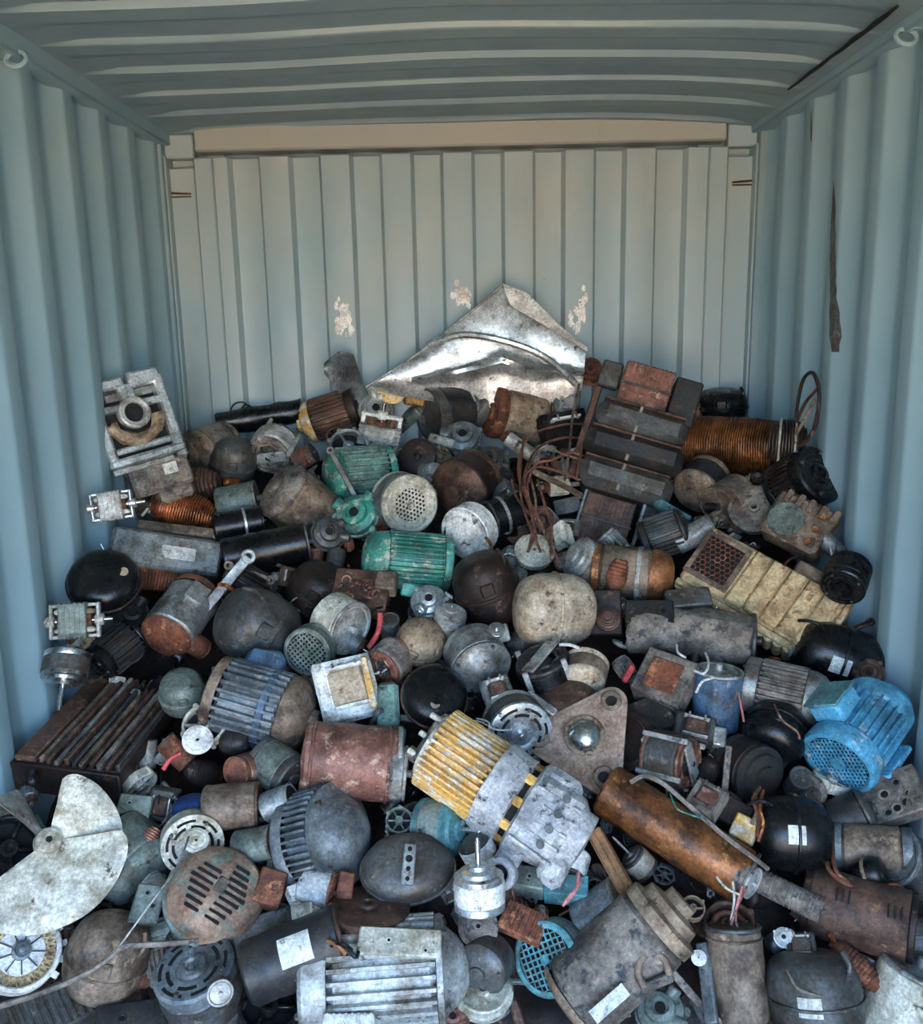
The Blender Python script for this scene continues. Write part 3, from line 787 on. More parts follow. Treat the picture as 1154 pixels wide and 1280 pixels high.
def yellow_gearmotor(o):
    m = MB().cyl(46, -106, -22, 36)
    m.build('motor_body', 'yellow', o)
    fm = MB().fins(38, 45, 54, -106, -22, 3.4)
    fm.build('fins', 'yellow', o)
    MB().cyl(44, -112, -104, 32).build('rear_ring', 'cream', o)
    t = MB().box((0, 0, -116), (50, 60, 14), 5).cyl(9, -134, -112, 14, T=T4(y=24)).box((10, -28, -112), (24, 20, 16), 4).dent(3, .06, 3).build('broken_rear', 'mud', o)
    for k in range(3): MB().cyl(4, -130, -114, 10, T=T4(x=20, y=-30+k*26)).build('bolt', 'cream', t)
    MB().lathe([(50, -24), (57, -22), (58, -16), (55, 8), (56, 16), (48, 18)], 40).dent(1.5, .05, 3).build('collar', 'stone', o)
    MB().cyl(48, 14, 28, 32).build('gap', 'void', o)
    for k in range(10):
        MB().box((51, 0, 21), (6, 12, 14), 1, Matrix.Rotation(2*pi*k/10, 4, 'Z')).build('spacer', 'yellow' if k % 2 else 'dyellow', o)
    g = MB().lathe([(0, 26), (56, 26), (62, 30), (62, 48), (54, 56), (50, 88), (40, 100), (38, 112), (0, 114)], 36, sx=.9)
    g.box((8, -4, 60), (88, 96, 62), 12).box((20, -46, 56), (48, 30, 50), 8).box((14, 44, 96), (50, 36, 34), 8)
    for k in range(5): g.box((44, -30+k*17, 62), (16, 5, 60), 1.5)
    g.dent(2.2, .035, 9).build('gearbox', 'stone', o)
    p = MB().ring(20, 10.5, -14, 34, 28, T=T4(x=14, y=80, z=46, ry=90)).box((10, 62, 44), (30, 30, 30), 5).build('shaft_port', 'stone', o)
    MB().cyl(11, -4, 22, 20, T=T4(x=14, y=80, z=46, ry=90)).build('bore', 'void', p)
    for k in range(4):
        MB().cyl(5, 0, 5, 12, T=T4(x=52, y=-34+k*20, z=70, ry=90)).build('bolt', 'dgrey', o)
def yg(o, L=0): yellow_gearmotor(o)
P('geared_motor', 'motor', 'yellow finned motor bolted to a chalky grey gearbox, in the middle of heap', 632, 992, yg, ang=-33, tilt=6, lift=55, L=230, fp=52, nick='yellow geared motor')

def trilobe(o):
    L3 = [(34, 44, 20), (-56, -3, 20), (24, -52, 21)]
    out = []
    for i, (x, y, r) in enumerate(L3):
        a = atan2(y, x)
        for k in range(-4, 5): out.append((x+r*cos(a+k*.25), y+r*sin(a+k*.25)))
        nx, ny, nr = L3[(i+1) % 3]; pass
    m = MB().prism(out, -4, 3); m.prism([(x*.86, y*.86) for x, y in out], 3, 5)
    m.build('plate', 'pinktan', o)
    for x, y, r in L3:
        b = MB().ring(13, 7, 3, 10, 28, T=T4(x=x, y=y)).build('boss', 'dtan', o)
        MB().cyl(7.2, -3, 6, 18, T=T4(x=x, y=y)).build('bore', 'void', b)
    MB().ring(26, 20, 3, 8, 36).build('dome_ring', 'tan', o)
    MB().lathe([(20.5, 3), (20, 8), (17, 13), (11, 17), (5, 18.5), (0, 19)], 32).build('dome', 'chrome', o)
P('trilobe_bracket', 'bracket', 'three-lobed rusty pink plate with a shiny round dome, right of the slotted silver motor', 731, 921, trilobe, F=(-6, 18, 0), lift=40, fp=42, nick='three-lobed domed plate')

def impeller(o):
    def blade(a0, a1, r1, r2, z0, z1, mat='cream'):
        vs = []; fs = []; na, nr = 22, 10
        for side in (0, -3.5):
            for i in range(na+1):
                t = i/na; a = radians(a0+(a1-a0)*t)
                for j in range(nr+1):
                    s = j/nr; rr = 14+(r1+(r2-r1)*t-14)*s
                    edge = min(1, t*7, (1-t)*9); rr2 = 14+(rr-14)*(.86+.14*sqrt(max(0, edge)))
                    z = (z0+(z1-z0)*t)*(s**.8)*1.0 + 7*sin(s*pi)*sin(t*pi) + side
                    vs.append((rr2*cos(a), rr2*sin(a), z))
        n = nr+1; b = (na+1)*n
        for i in range(na):
            for j in range(nr):
                q = i*n+j; fs += [(q, q+1, q+n+1, q+n), (b+q, b+q+n, b+q+n+1, b+q+1)]
            q = i*n; fs += [(q, q+n, b+q+n, b+q), (q+nr, b+q+nr, b+q+nr+n, q+nr+n)]
        for j in range(nr): fs += [(j, b+j, b+j+1, j+1), (na*n+j, na*n+j+1, b+na*n+j+1, b+na*n+j)]
        MB().add(vs, fs).dent(1.2, .03, int(abs(a0))).build('blade', mat, o)
    blade(86, -2, 78, 90, 34, -6)
    blade(6, -142, 94, 112, 26, -22)
    blade(150, 118, 80, 82, 34, -26, 'lgrey')
    MB().lathe([(0, -20), (15, -20), (17, -4), (15, 9), (9, 12), (0, 12)], 28).build('hub', 'cream', o)
    MB().cyl(4, 8, 12.6, 12).build('bore', 'void', o)
P('fan_impeller', 'impeller', 'large chalky white fan impeller with broad curved blades, in the front left corner', 60, 1052, impeller, F=(4, 14, 0), lift=120, fp=70, nick='white fan impeller')

def fin_panel(o):
    MB().box((0, 0, -14), (128, 176, 22), 2).build('core_block', 'dbrown', o)
    MB().box((-52, 0, 0), (26, 176, 9), 1.5).dent(1, .03, 2).build('side_plate', 'brown', o)
    for k in range(10):
        MB().box((-33+k*10.4, (0 if k < 8 else -10), 0), (5.2, 172-(0 if k < 8 else 22)+4*(k % 3), 8+2*(k % 2)), 1).dent(.9, .06, k).build('fin', ('dtan', 'brown', 'mud', 'brown', 'dgrey')[k % 5], o)
    MB().box((0, -92, -22), (136, 6, 42), 1.5).dent(1, .03, 4).build('end_plate', 'dbrown', o)
P('finned_radiator', 'heat sink', 'long rusty brown finned block lying against the left wall, fins running inwards', 132, 900, fin_panel, W=(10, 4, -8), lift=28, fp=62, nick='rusty finned block')
FOOT.append((90, 940, 40))

def blue_motor(o):
    r = 45; L = 100
    b = MB().cyl(r-5, -L/2, L/2-26, 36).fins(26, r-6, r-1, -L/2+4, L/2-30, 2.6).build('body', 'bblue', o)
    c = MB().lathe([(r-4, L/2-30), (r+1, L/2-26), (r+3, L/2-6), (r, L/2), (r*.9, L/2+1), (r*.84, L/2-2), (r*.84, L/2-8)], 44).build('fan_cover', 'bblue', o)
    MB().perf(r*.85, 5.6, 2.0, L/2-1, 1.6, sq=True).cyl(9, L/2-3, L/2+1, 20).build('grille', 'bblue', c)
    MB().cyl(r*.8, L/2-20, L/2-16, 28).build('dark_opening', 'void', c)
    MB().lathe([(r*.9, -L/2+6), (r*.98, -L/2), (r*.98, -L/2-16), (r*.6, -L/2-22), (r*.3, -L/2-24), (0, -L/2-24)], 36).build('end_bell', 'bblue', o)
    t = MB().box((r+8, 0, 0), (26, 46, 46), 4).build('terminal_box', 'bblue', o)
    MB().box((r+22, 0, 0), (4, 50, 50), 1.5).build('lid', 'teal', t)
    MB().ring(8, 5, 0, 3, 18, T=T4(x=r+8, y=23, z=0, rx=-90)).build('cable_gland', 'pink', t)
    for s in (-1, 1): MB().box((-r+2, s*28, -6), (8, 18, 60), 2).build('foot', 'bblue', o)
def bmo(o, L=0): blue_motor(o)
P('blue_motor', 'motor', 'bright blue electric motor with a square-mesh fan cover, beside the right wall', 1070, 922, bmo, ang=232, tilt=38, roll=52, lift=45, fp=50, nick='bright blue motor')
FOOT.append((1100, 890, 35))
def blue_rear(o): 
    dish(o, 33, 20, 'bblue', 1, False); MB().box((4, 4, 12), (14, 12, 2), .4).build('paper_label', 'label', o)

def zs(x, y, u, v):
    crease = 10*math.exp(-((v-(.52+.10*sin(u*3)))/.05)**2)*(1 if .22 < u else 0)
    return 9*sin(pi*u)*sin(pi*(.2+.8*v)) - 12*v*v + crease + 4*sin(x*.06)*v
def fender(o):
    sheet(o, [(-140, -62), (-60, -12), (30, 62), (62, 36), (135, -18)], [(-140, -66), (-60, -78), (10, -86), (80, -88), (132, -64)], zs, 2, 'silver', 44, 22)
    sheet(o, [(28, 64), (60, 50), (98, 12), (136, -16)], [(30, 62), (40, 34), (74, 14), (134, -20)], lambda x, y, u, v: 20+10*sin(u*pi)+v*4, 2, 'white', 20, 8, 'folded_flap')
    MB().tube([(-62, -10, 8), (-20, 0, 24), (30, -8, 32), (80, -26, 26), (122, -58, 8)], 4.5, 8, 8).build('pressed_crease', 'silver', o)
    MB().tube([(-140, -62, 0), (-60, -10, 4), (30, 63, 6)], 1.6, 6, 6).build('rolled_edge', 'galv', o)
P('scrap_sheet', 'sheet metal', 'torn silver sheet panel standing against the back wall behind the heap', 597, 422, fender, F=(0, 8, 0), lift=26, fp=20, nick='torn silver panel')
def curl(o):
    sheet(o, [(-26, 22), (-8, 38), (10, 36), (24, -4), (34, -26)], [(-26, 10), (-12, -8), (0, -30), (14, -42), (30, -48)], lambda x, y, u, v: 16*cos(u*4)+6*sin(v*3), 2, 'bgrey', 20, 8)
P('sheet_metal_scrap', 'sheet metal', 'curled dull grey sheet strip at left foot of the torn silver panel', 432, 478, curl, F=(0, 5, 0), lift=20, fp=16)

# ------------------------------------------------------------------ the heap, back rows first
A = 'electric_motor'; Cc = 'compressor_shell'
P('dark_hose', 'hose', 'black tarry hose lying along back wall right of the pale end frame', 325, 522, can, ang=10, L=105, r=15, body='black', lift=4, dent=2)
P(A, 'motor', 'drab brown round motor just right of the pale cast end frame', 262, 562, motor, ang=200, tilt=45, r=30, L=60, body='mud', cap='dtan', end='dome', lift=6)
P(Cc, 'compressor', 'grey-brown smooth shell beneath the black hose, left of frayed pale stator', 292, 578, compressor, ang=80, tilt=30, r=28, h=60, body='dgrey', pipes=1, lift=8)
P('frayed_stator', 'stator', 'frayed pale stator with crumpled lamination near the heap top, left', 342, 560, stator, ang=240, tilt=50, r=28, L=26, core='lgrey', wind='mud', frame='lgrey', lift=14, nick='frayed pale stator')
P(A, 'motor', 'dark brown finned motor with a yellow end cap below the grey strip', 412, 520, motor, ang=18, tilt=8, r=26, L=74, body='brown', cap='dbrown', cap2='yellow', fins=26, end='flat', end2='dome', c2=16, lift=10, nick='yellow-capped brown motor')
P('end_disc', 'disc', 'small bright yellow disc with two holes under left end of silver panel', 489, 489, dish, F=(10, 20, 0), r=17, d=9, mat='yellow', rings=0, lift=16)
P('rusty_lug', 'bracket', 'ochre rusty stub block right of the small bright yellow disc', 519, 490, slab, F=(10, 0, -8), w=24, h=34, d=18, mat='dyellow', holes=0, lift=12)
P(A, 'motor', 'white-framed universal motor with copper-coloured coil, upper middle of the heap', 474, 545, boxmotor, ang=80, tilt=15, w=62, h=52, d=34, core='lgrey', wind='orange', frame='white', lift=26, roll=0, nick='white-framed universal motor')
P(A, 'motor', 'charcoal motor in broken drum housing below the torn silver panel', 562, 514, motor, ang=190, tilt=30, r=33, L=62, body='char', cap='dgrey', end='cup', lift=8, dent=2.5, nick='charcoal broken drum')
P('housing_shard', 'housing', 'thin black cracked shroud standing right of the charcoal drum motor', 594, 520, sheet, F=(-20, 10, -15), lift=22, top=[(-18, 20), (-4, 30), (14, 22), (20, 6)], bot=[(-12, -10), (-6, -20), (-2, -32), (0, -38)], zf=lambda x, y, u, v: 10*sin(u*3), mat='char', part='shroud', fp=16)
P(A, 'motor', 'tan rusty drum motor with flanged left end below the silver panel', 650, 522, motor, ang=168, tilt=20, r=32, L=78, body='tan', cap='rust', end='flat', end2='round', lift=14, dent=1.5, nick='tan drum motor')
P('relay_box', 'relay', 'small blue-grey relay box with pins between tan drum and transformer', 705, 503, slab, F=(20, 10, -6), w=34, h=32, d=26, mat='bgrey', holes=2, lid='lgrey', lift=14)
P('angle_bar', 'bar', 'rusty bar poking from tangle behind the three-coil transformer', 728, 476, bar, ang=-8, w=9, L=80, mat='rust', lift=16)
P('rusty_knuckle', 'casting', 'lumpy rusty knuckle at lower right corner of the silver panel', 738, 462, casting, F=(0, 10, 0), r=16, mat='rust', seedn=12, lift=8)
P('crushed_transformer', 'frame', 'dark crushed lamination frame beneath relay box, behind the hanging copper wires', 708, 548, transformer, F=(20, 20, 10), w=60, h=64, d=34, core='dbrown', wind='void', lift=0)
P('steel_tube', 'tube', 'short pale steel tube lying under the tan drum motor', 655, 562, can, ang=-35, L=52, r=9, body='lgrey', band=None, lift=12)
P('cracked_casting', 'casting', 'pale blue-grey cracked casting under the charcoal drum motor', 578, 548, casting, F=(0, 30, 0), r=26, mat='bgrey', seedn=5, lift=6)
P('ballast_block', 'ballast', 'pale label-covered bar piece left of the blue-grey cracked casting', 552, 552, slab, F=(0, 20, -18), w=34, h=12, d=12, mat='lgrey', holes=1, lift=12)
P('gear_cluster', 'gear', 'dusty grey gear cluster between the cracked casting and copper wires', 612, 580, casting, F=(-10, 30, 0), r=27, mat='dgrey', seedn=21, lift=4)
P('end_disc', 'disc', 'dark rusty round disc left of the brown perforated motor, under the charcoal drum', 524, 572, dish, F=(-15, 10, 0), r=22, d=20, mat='dbrown', rings=0, hole=False, lift=10)
P(A, 'motor', 'blackish brown burnt motor with holes above white spiral end motor', 582, 606, motor, ang=215, tilt=50, r=38, L=56, body='dbrown', cap='brown', end='dome', lift=12, dent=2.5, nick='burnt brown motor')
P('toothed_ring', 'gear', 'silvery toothed ring sitting on the upper green motor', 436, 560, bell, F=(0, 30, 0), r=25, d=12, mat='silver', spokes=3, bosses=8, lift=20)
P('red_capacitor', 'capacitor', 'small brick-red coil bobbin right of the frayed pale stator', 381, 572, can, ang=30, tilt=20, r=13, L=26, body='redrust', band='copper', lift=14)
P(A, 'motor', 'upper green motor with bare grey fins, lying beneath the toothed ring', 448, 592, motor, ang=185, tilt=22, r=33, L=84, body='sea', cap='green', end='round', fins=30, lift=14, nick='upper green motor')
P('control_board', 'circuit board', 'scattered pale circuit pieces under the white-framed universal motor', 460, 578, slab, F=(0, 30, 10), w=36, h=22, d=6, mat='lgrey', holes=4, lift=34, dent=2)
P('strap_bar', 'bar', 'long dark strap bar with pale eye crossing over the upper green motor', 434, 602, bar, ang=-62, w=7, L=88, d=5, mat='dgrey', lift=58)
P('green_casting', 'casting', 'green pump casting between the two green motors', 447, 645, casting, F=(-20, 20, 40), r=30, mat='green', seedn=2, lift=22, mat2='sea')
P(A, 'motor', 'round speaker-like motor with pale hexagonal perforated face, upper middle of heap', 505, 628, motor, ang=-20, tilt=68, r=37, L=46, body='bgrey', cap='cream', end='hex', c=10, lift=36, nick='hexagon perforated motor')
P(A, 'motor', 'chalk-white round motor with spiral flaking rings and central bore', 586, 664, motor, ang=215, tilt=48, r=34, L=34, body='white', cap='white', end='step', end2='flat', c=9, lift=26, band='white', nick='white flaking motor')
P('capacitor', 'capacitor', 'black pot capacitor with a silver band right of white flaking motor', 634, 642, can, ang=200, tilt=20, r=24, L=46, body='black', band='silver', lift=12)
P(A, 'motor', 'lower green motor with deep fins, above the white dented cup', 508, 700, motor, ang=175, tilt=6, r=35, L=112, body='green', cap='green', fins=34, fh=4, end='round', end2='flat', c=32, lift=22, nick='lower green motor')
P('flaking_bracket', 'bracket', 'white flaking bracket resting on top of the lower green motor', 528, 676, slab, F=(0, 35, -10), w=40, h=16, d=8, mat='white', holes=3, lift=52, dent=3)
# right top
P('copper_winding_drum', 'coil', 'glossy orange varnished winding drum lying beside transformer at right wall', 908, 556, coil, ang=-3, tilt=12, r=35, L=118, mat='varnish', taper=.93, n=40, lift=40, nick='orange winding drum')
P(Cc, 'compressor', 'small black domed motor with clip behind the orange winding drum', 902, 508, compressor, ang=90, tilt=10, r=32, h=44, body='black', lift=2, pipes=1)
P('orange_stub', 'cap', 'orange stub knob between transformer and black domed motor', 872, 514, can, ang=100, r=8, L=18, body='orange', lift=22)
P(A, 'motor', 'black slatted motor half hidden at right wall under the orange drum', 1002, 604, motor, ang=30, tilt=35, r=38, L=60, body='dbrown', cap='black', end='slots', fins=40, lift=-26, nick='black slatted motor')
P('terminal_cluster', 'terminal', 'white plastic terminal cluster under right end of orange winding drum', 985, 588, casting, F=(0, 30, 0), r=16, mat='white', seedn=31, lift=28)
P(A, 'motor', 'dark round motor with bright stud under the left end of orange drum', 876, 606, motor, ang=230, tilt=50, r=30, L=50, body='char', cap='dtan', end='dome', lift=14)
P(A, 'motor', 'mud-coloured flanged motor end between dark motor and shafted disc', 912, 626, motor, ang=215, tilt=42, r=28, L=44, body='mud', cap='dtan', end='cup', lift=16)
P('end_disc', 'disc', 'dusty grey round face with a pale centre stud left of rusty box pump', 944, 640, dish, F=(-5, 25, 0), r=30, d=24, mat='mud', rings=1, lift=24)
def box_pump(o, r=0):
    m = MB().box((0, 0, 0), (78, 62, 44), 5)
    for k in range(5): m.box((-24+k*15, 22, 24), (8, 18, 8), 2)
    m.dent(2, .04, 3).build('housing', 'dtan', o); MB().cyl(22, 18, 26, 28, T=T4(x=-12, y=-6)).build('cover_plate', 'ggrey', o)
    for k in range(3): MB().cyl(4, 20, 28, 12, T=T4(x=26, y=-20+k*18)).build('bolt', 'orange', o)
P('box_pump', 'pump', 'square rusty ribbed pump with a greenish round window beside right wall', 1000, 658, box_pump, F=(-8, 22, -28), lift=30, fp=38, r=34, nick='square ribbed pump')
P(A, 'motor', 'small black vented motor in the gap at right wall beside the beige housing', 1058, 722, motor, ang=250, tilt=50, r=27, L=44, body='black', cap='black', end='slots', lift=8)
P('capacitor', 'capacitor', 'white and black capacitor tube above left end of beige ribbed housing', 868, 668, can, ang=28, r=15, L=50, body='lgrey', end='tan', lift=16)
P('terminal_strip', 'terminal', 'teal grey connector strip below the transformer', 840, 640, slab, F=(0, 30, -35), w=50, h=14, d=10, mat='teal', holes=2, lift=4)
P(A, 'motor', 'dark grey ribbed motor under the transformer, left of capacitor tube', 832, 668, motor, ang=20, r=26, L=60, body='dgrey', cap='char', fins=24, lift=0)
# left upper
P(A, 'motor', 'small silver open-frame motor pressed against the left wall', 140, 632, boxmotor, ang=8, tilt=10, w=56, h=36, d=32, core='lgrey', wind='white', frame='silver', lift=14, nick='silver open-frame motor')
P('red_bobbin', 'coil', 'dull red cylinder under the pale cast end frame', 182, 608, can, ang=20, r=13, L=46, body='redrust', lift=6)
P('rusty_winding', 'coil', 'matted dark rust winding lump above the bright copper coil', 242, 608, coil, ang=10, tilt=15, r=24, L=66, mat='brown', taper=.5, n=14, lift=12)
P('copper_coil', 'coil', 'bright burnt-copper oval coil on the left of heap', 232, 640, coil, ang=-14, tilt=10, r=25, L=84, mat='copper', taper=.45, n=26, lift=24, nick='bright copper coil')
P('angle_bar', 'bar', 'brown channel bar lying just below the bright copper coil', 222, 664, slab, F=(0, 30, -8), w=96, h=14, d=14, mat='dtan', holes=0, lift=34)
P('duct_section', 'duct', 'dented galvanised rectangular duct lying across left side of heap', 208, 694, slab, F=(3, 12, -9), w=134, h=46, d=42, mat='galv', holes=0, lift=26, dent=4, b=4, tag=True, nick='galvanised duct')
P('rusty_winding', 'coil', 'dark orange winding peeping out below the galvanised duct', 190, 722, coil, ang=-8, r=16, L=60, mat='rust', taper=.7, n=16, lift=6)
P('dome_cap', 'cap', 'grey-green rounded cap sitting above the banded black capacitor', 297, 628, can, ang=12, tilt=10, r=23, L=48, body='ggrey', end='mud', lift=14)
P('capacitor', 'capacitor', 'black capacitor with narrow silver band right of the bright copper coil', 297, 656, can, ang=10, tilt=-4, r=19, L=60, body='black', band='silver', end='black', lift=32, nick='silver-banded capacitor')
P('black_tube', 'tube', 'long black steel tube motor with a rim at the right, under the banded capacitor', 332, 688, can, ang=12, r=25, L=104, body='black', end='dgrey', lift=26, band=None, nick='long black tube')
P(A, 'motor', 'large mud-brown tapered motor left of the green castings', 378, 632, motor, ang=142, tilt=25, r=38, L=92, body='dtan', cap='mud', end='dome', end2='cone', lift=14, dent=2.5, nick='mud-brown tapered motor')
P('grey_flange', 'flange', 'dark grey cracked flange leaning on the mud-brown tapered motor', 410, 668, casting, F=(10, 20, 0), r=24, mat='dgrey', seedn=17, lift=22)
# middle left
P('pump_bowl', 'pump bowl', 'glossy black oval bowl with a pale stud against the left wall', 130, 728, compressor, ang=100, tilt=58, r=43, h=52, sy=1.0, body='black', pipes=0, term=False, dot=(.1, .55), lift=22, rim='dbrown', nick='glossy black bowl')
P(A, 'motor', 'clear-boxed grey pump motor at the left wall below black bowl', 94, 776, boxmotor, ang=4, tilt=12, w=66, h=44, d=38, core='ggrey', wind='cream', frame='lgrey', lift=18, nick='grey boxed pump motor')
P(A, 'motor', 'chromed small motor with its shaft pointing down by the left wall', 82, 836, motor, ang=265, tilt=18, r=28, L=40, body='dgrey', cap='chrome', end='step', shaft=28, lift=14, nick='chromed shaft motor')
P('yellowed_knob', 'knob', 'yellowed plastic knob between grey boxed pump and black ridged motor', 106, 806, dish, F=(0, 20, 0), r=13, d=12, mat='beige', rings=1, lift=26)
P(A, 'motor', 'black ridged motor lying on upper end of the rusty finned block', 146, 812, motor, ang=222, tilt=22, r=25, L=62, body='char', cap='black', end='flat', fins=18, lift=26, nick='black ridged motor')
P('shell_fragment', 'housing', 'dark shell fragment between black bowl and rust-capped motor', 165, 770, casting, F=(0, 20, 0), r=24, mat='char', seedn=41, lift=4)
P(A, 'motor', 'grey square-sided motor with a broad orange rusted round cap', 226, 770, motor, ang=236, tilt=38, r=33, L=92, body='galv', cap='rust', end='round', c=10, box=('galv', 24, -8), lift=30, dent=2.2, nick='rust-capped grey motor')
P('strap_bar', 'bar', 'pale grey strap bar slanting beside the big dark grey compressor', 272, 742, bar, ang=52, w=13, L=118, d=8, mat='galv', lift=46)
P('strap_bar', 'bar', 'tan hinge arm on top of the strap bar under the long black tube', 312, 716, bar, ang=-20, w=8, L=54, d=6, mat='dtan', lift=40)
P(A, 'motor', 'dark slatted motor beneath hinge arm, behind the big dark grey compressor', 310, 732, motor, ang=150, tilt=10, r=24, L=60, body='dbrown', cap='char', fins=22, lift=10)
P(Cc, 'compressor', 'big dark grey domed compressor left of the white dented cup', 322, 784, compressor, ang=152, tilt=30, r=47, h=98, body='dgrey', tag=None, lift=26, pipes=2, dent=2.5, nick='big dark grey compressor')
P(Cc, 'compressor', 'sooty black compressor in the hollow above the white dented cup', 396, 738, compressor, ang=60, tilt=30, r=36, h=66, body='dbrown', lift=4)
def wound(o, w=0):
    slab(o, 70, 56, 26, 'brown', 0); g = MB(); rg = random.Random(4)
    for k in range(16): g.torus(rg.uniform(4, 7), 1.7, 15, 12, 6, T=T4(x=rg.uniform(-24, 18), y=rg.uniform(-20, 20), rx=rg.uniform(-40, 40), ry=rg.uniform(-40, 40)))
    g.build('winding_loops', 'wire', o); MB().box((30, 14, 6), (26, 26, 22), 2).build('terminal_box', 'dtan', o)
P('open_stator', 'stator', 'square brown open stator with knotted copper loops left of lower green motor', 452, 742, wound, F=(-6, 30, -6), lift=18, w=60, nick='knotted copper stator')
P('dented_cup', 'cup', 'dented off-white metal cup lying on its side above perforated cap', 424, 778, can, ang=-28, tilt=38, r=34, L=40, body='cream', end='lgrey', cup=False, lift=30, dent=1.2, nick='off-white dented cup')
P('perforated_dome', 'cap', 'grey-green dome cap punched with dark holes below the dented cup', 388, 812, motor, ang=220, tilt=60, r=31, L=26, body='ggrey', cap='ggrey', end='perf', c=10, lift=34, nick='punched grey cap')
P(A, 'motor', 'blue-grey deep-finned motor with a brown domed end, centre left', 328, 884, motor, ang=-16, tilt=14, r=49, L=128, body='bgrey', cap='dtan', fins=28, fh=6, end='dome', c=34, lift=24, band='blue', nick='brown-domed finned motor')
P('square_stator', 'frame', 'white square stator frame with one yellow side, centre left', 434, 862, transformer, F=(6, 18, 14), w=72, h=76, d=34, core='white', wind='pale', bob='white', lift=40, nick='white and yellow frame')
P('wound_rotor', 'rotor', 'pale wound rotor with coppery strands under the red tube', 488, 826, stator, ang=225, tilt=35, r=26, L=26, core='mud', wind='wire', lift=26, nick='pale wound rotor')
P('red_tube', 'tube', 'short red rubber tube sticking up beside the pale wound rotor', 468, 788, bar, ang=72, w=7, L=46, mat='red', hole=False, bend=5, lift=48)
P(Cc, 'compressor', 'small square tan shell compressor above the black domed bowl', 526, 802, compressor, ang=60, tilt=50, r=32, h=44, body='tan', sy=.95, pipes=1, lift=28, nick='small tan compressor')
P('gear_motor', 'motor', 'little grey gear motor with a round boss right of the lower green motor foot', 562, 776, motor, ang=80, tilt=38, r=20, L=36, body='lgrey', cap='lgrey', end='step', lift=30, shaft=5)
P('small_pump', 'pump', 'silver pump head with two ports under the dark brown compressor', 536, 752, casting, F=(0, 25, 0), r=24, mat='silver', seedn=14, lift=24)
P(Cc, 'compressor', 'dark maroon compressor between the white flaking motor and beige compressor', 609, 736, compressor, ang=110, tilt=22, r=41, h=90, body='dbrown', lift=30, dent=2, nick='dark maroon compressor')
P('round_mount', 'mount', 'pale round flange mount with rusty hub hanging under copper wires', 668, 692, dish, F=(4, 35, 0), r=24, d=16, mat='cream', rings=1, lift=30, holem='rust', nick='pale round mount')
P(Cc, 'compressor', 'big blotchy beige compressor shell, upper centre of the heap', 692, 762, compressor, ang=178, tilt=14, r=46, h=100, body='pale', sy=1, lift=38, dent=1.4, nick='blotchy beige compressor', pipes=0, term=False)
P(A, 'motor', 'grey motor with a broad dome and square ear plate left of centre', 598, 826, motor, ang=-62, tilt=48, r=38, L=58, body='galv', cap='galv', end='cone', c=18, lift=30, nick='domed ear-plate motor')
P(A, 'motor', 'tan potted motor top right of the blotchy beige compressor', 733, 702, motor, ang=150, tilt=30, r=28, L=44, body='mud', cap='lgrey', end='step', lift=20)
P(A, 'motor', 'long tan motor with an orange banded right end beneath the transformer', 792, 716, motor, ang=-6, tilt=4, r=33, L=100, body='dtan', cap='orange', end='round', end2='flat', c=28, band='lgrey', lift=20, dent=2, nick='orange-ended tan motor')
P('spring_mount', 'mount', 'dark maroon mount with coiled rubber bush right of beige compressor', 757, 766, slab, F=(0, 10, 0), w=40, h=58, d=12, mat='dbrown', holes=1, lift=22)
def bush(o, r=0):
    for k in range(4): MB().torus(13-k*2.2, 2.6, k*3.2, 24).build('coil_turn', 'brown', o)
    MB().cyl(5, 0, 15, 14).build('bolt', 'redrust', o)
# right middle
P('flattened_tank', 'tank', 'long grimy flattened grey-brown tank left of the beige ribbed housing', 862, 792, can, ang=-6, tilt=0, r=38, L=150, body='mud', end='dgrey', sy=.85, lift=8, dent=5, nick='grimy flattened tank')
P('dark_cover', 'cover', 'dark grey rectangular cover above the flattened tank', 812, 768, slab, F=(0, 30, 0), w=60, h=34, d=16, mat='char', holes=1, lift=40)
P('rubber_pad', 'pad', 'worn dark block with olive corner lying on the flattened tank', 860, 750, slab, F=(5, 30, 6), w=56, h=26, d=16, mat='dgrey', holes=0, lift=40, dent=3)
P('square_pump', 'pump', 'square grey pump with rust-brown cover plate and red connector', 832, 852, slab, F=(-10, 25, -22), w=66, h=62, d=34, mat='mud', holes=4, lid='rust', lift=30, dent=2.5, nick='rust-plated square pump')
P('red_connector', 'connector', 'red plug connector with white clip left of rust-plated square pump', 786, 842, slab, F=(0, 20, 60), w=24, h=8, d=8, mat='red', holes=0, lift=36)
P('blue_can', 'can', 'dusty blue steel can with torn foil top, right of the square pump', 896, 874, can, ang=82, tilt=20, r=29, L=74, body='blue', end='lgrey', lift=22, dent=1.5, nick='dusty blue can')
P(A, 'motor', 'weathered pale ribbed motor lying beneath the beige ribbed housing', 984, 866, motor, ang=-14, tilt=4, r=35, L=104, body='mud', cap='galv', fins=30, end='round', end2='flat', c=30, c2=18, lift=26, nick='weathered ribbed motor')
P('black_bag', 'compressor', 'shiny black compressor wrapped in plastic by the right wall', 1046, 822, compressor, ang=160, tilt=15, r=42, h=104, body='black', tag=10, lift=6, dent=3, term=False, nick='shiny black compressor')
P('rusty_elbow', 'elbow', 'rust-brown pipe elbow at right end of shiny black compressor', 1086, 842, casting, F=(0, 10, 0), r=20, mat='brown', seedn=6, lift=14)
P(Cc, 'compressor', 'black round shell with pale tag left of the bright blue motor', 968, 918, compressor, ang=250, tilt=50, r=40, h=74, body='black', tag=-60, lift=10, nick='tagged black shell')
P('small_transformer', 'transformer', 'small dark laminated transformer with foil end under the dusty blue can', 868, 912, transformer, F=(10, 20, -14), w=48, h=34, d=28, core='dgrey', wind='brown', lift=26)
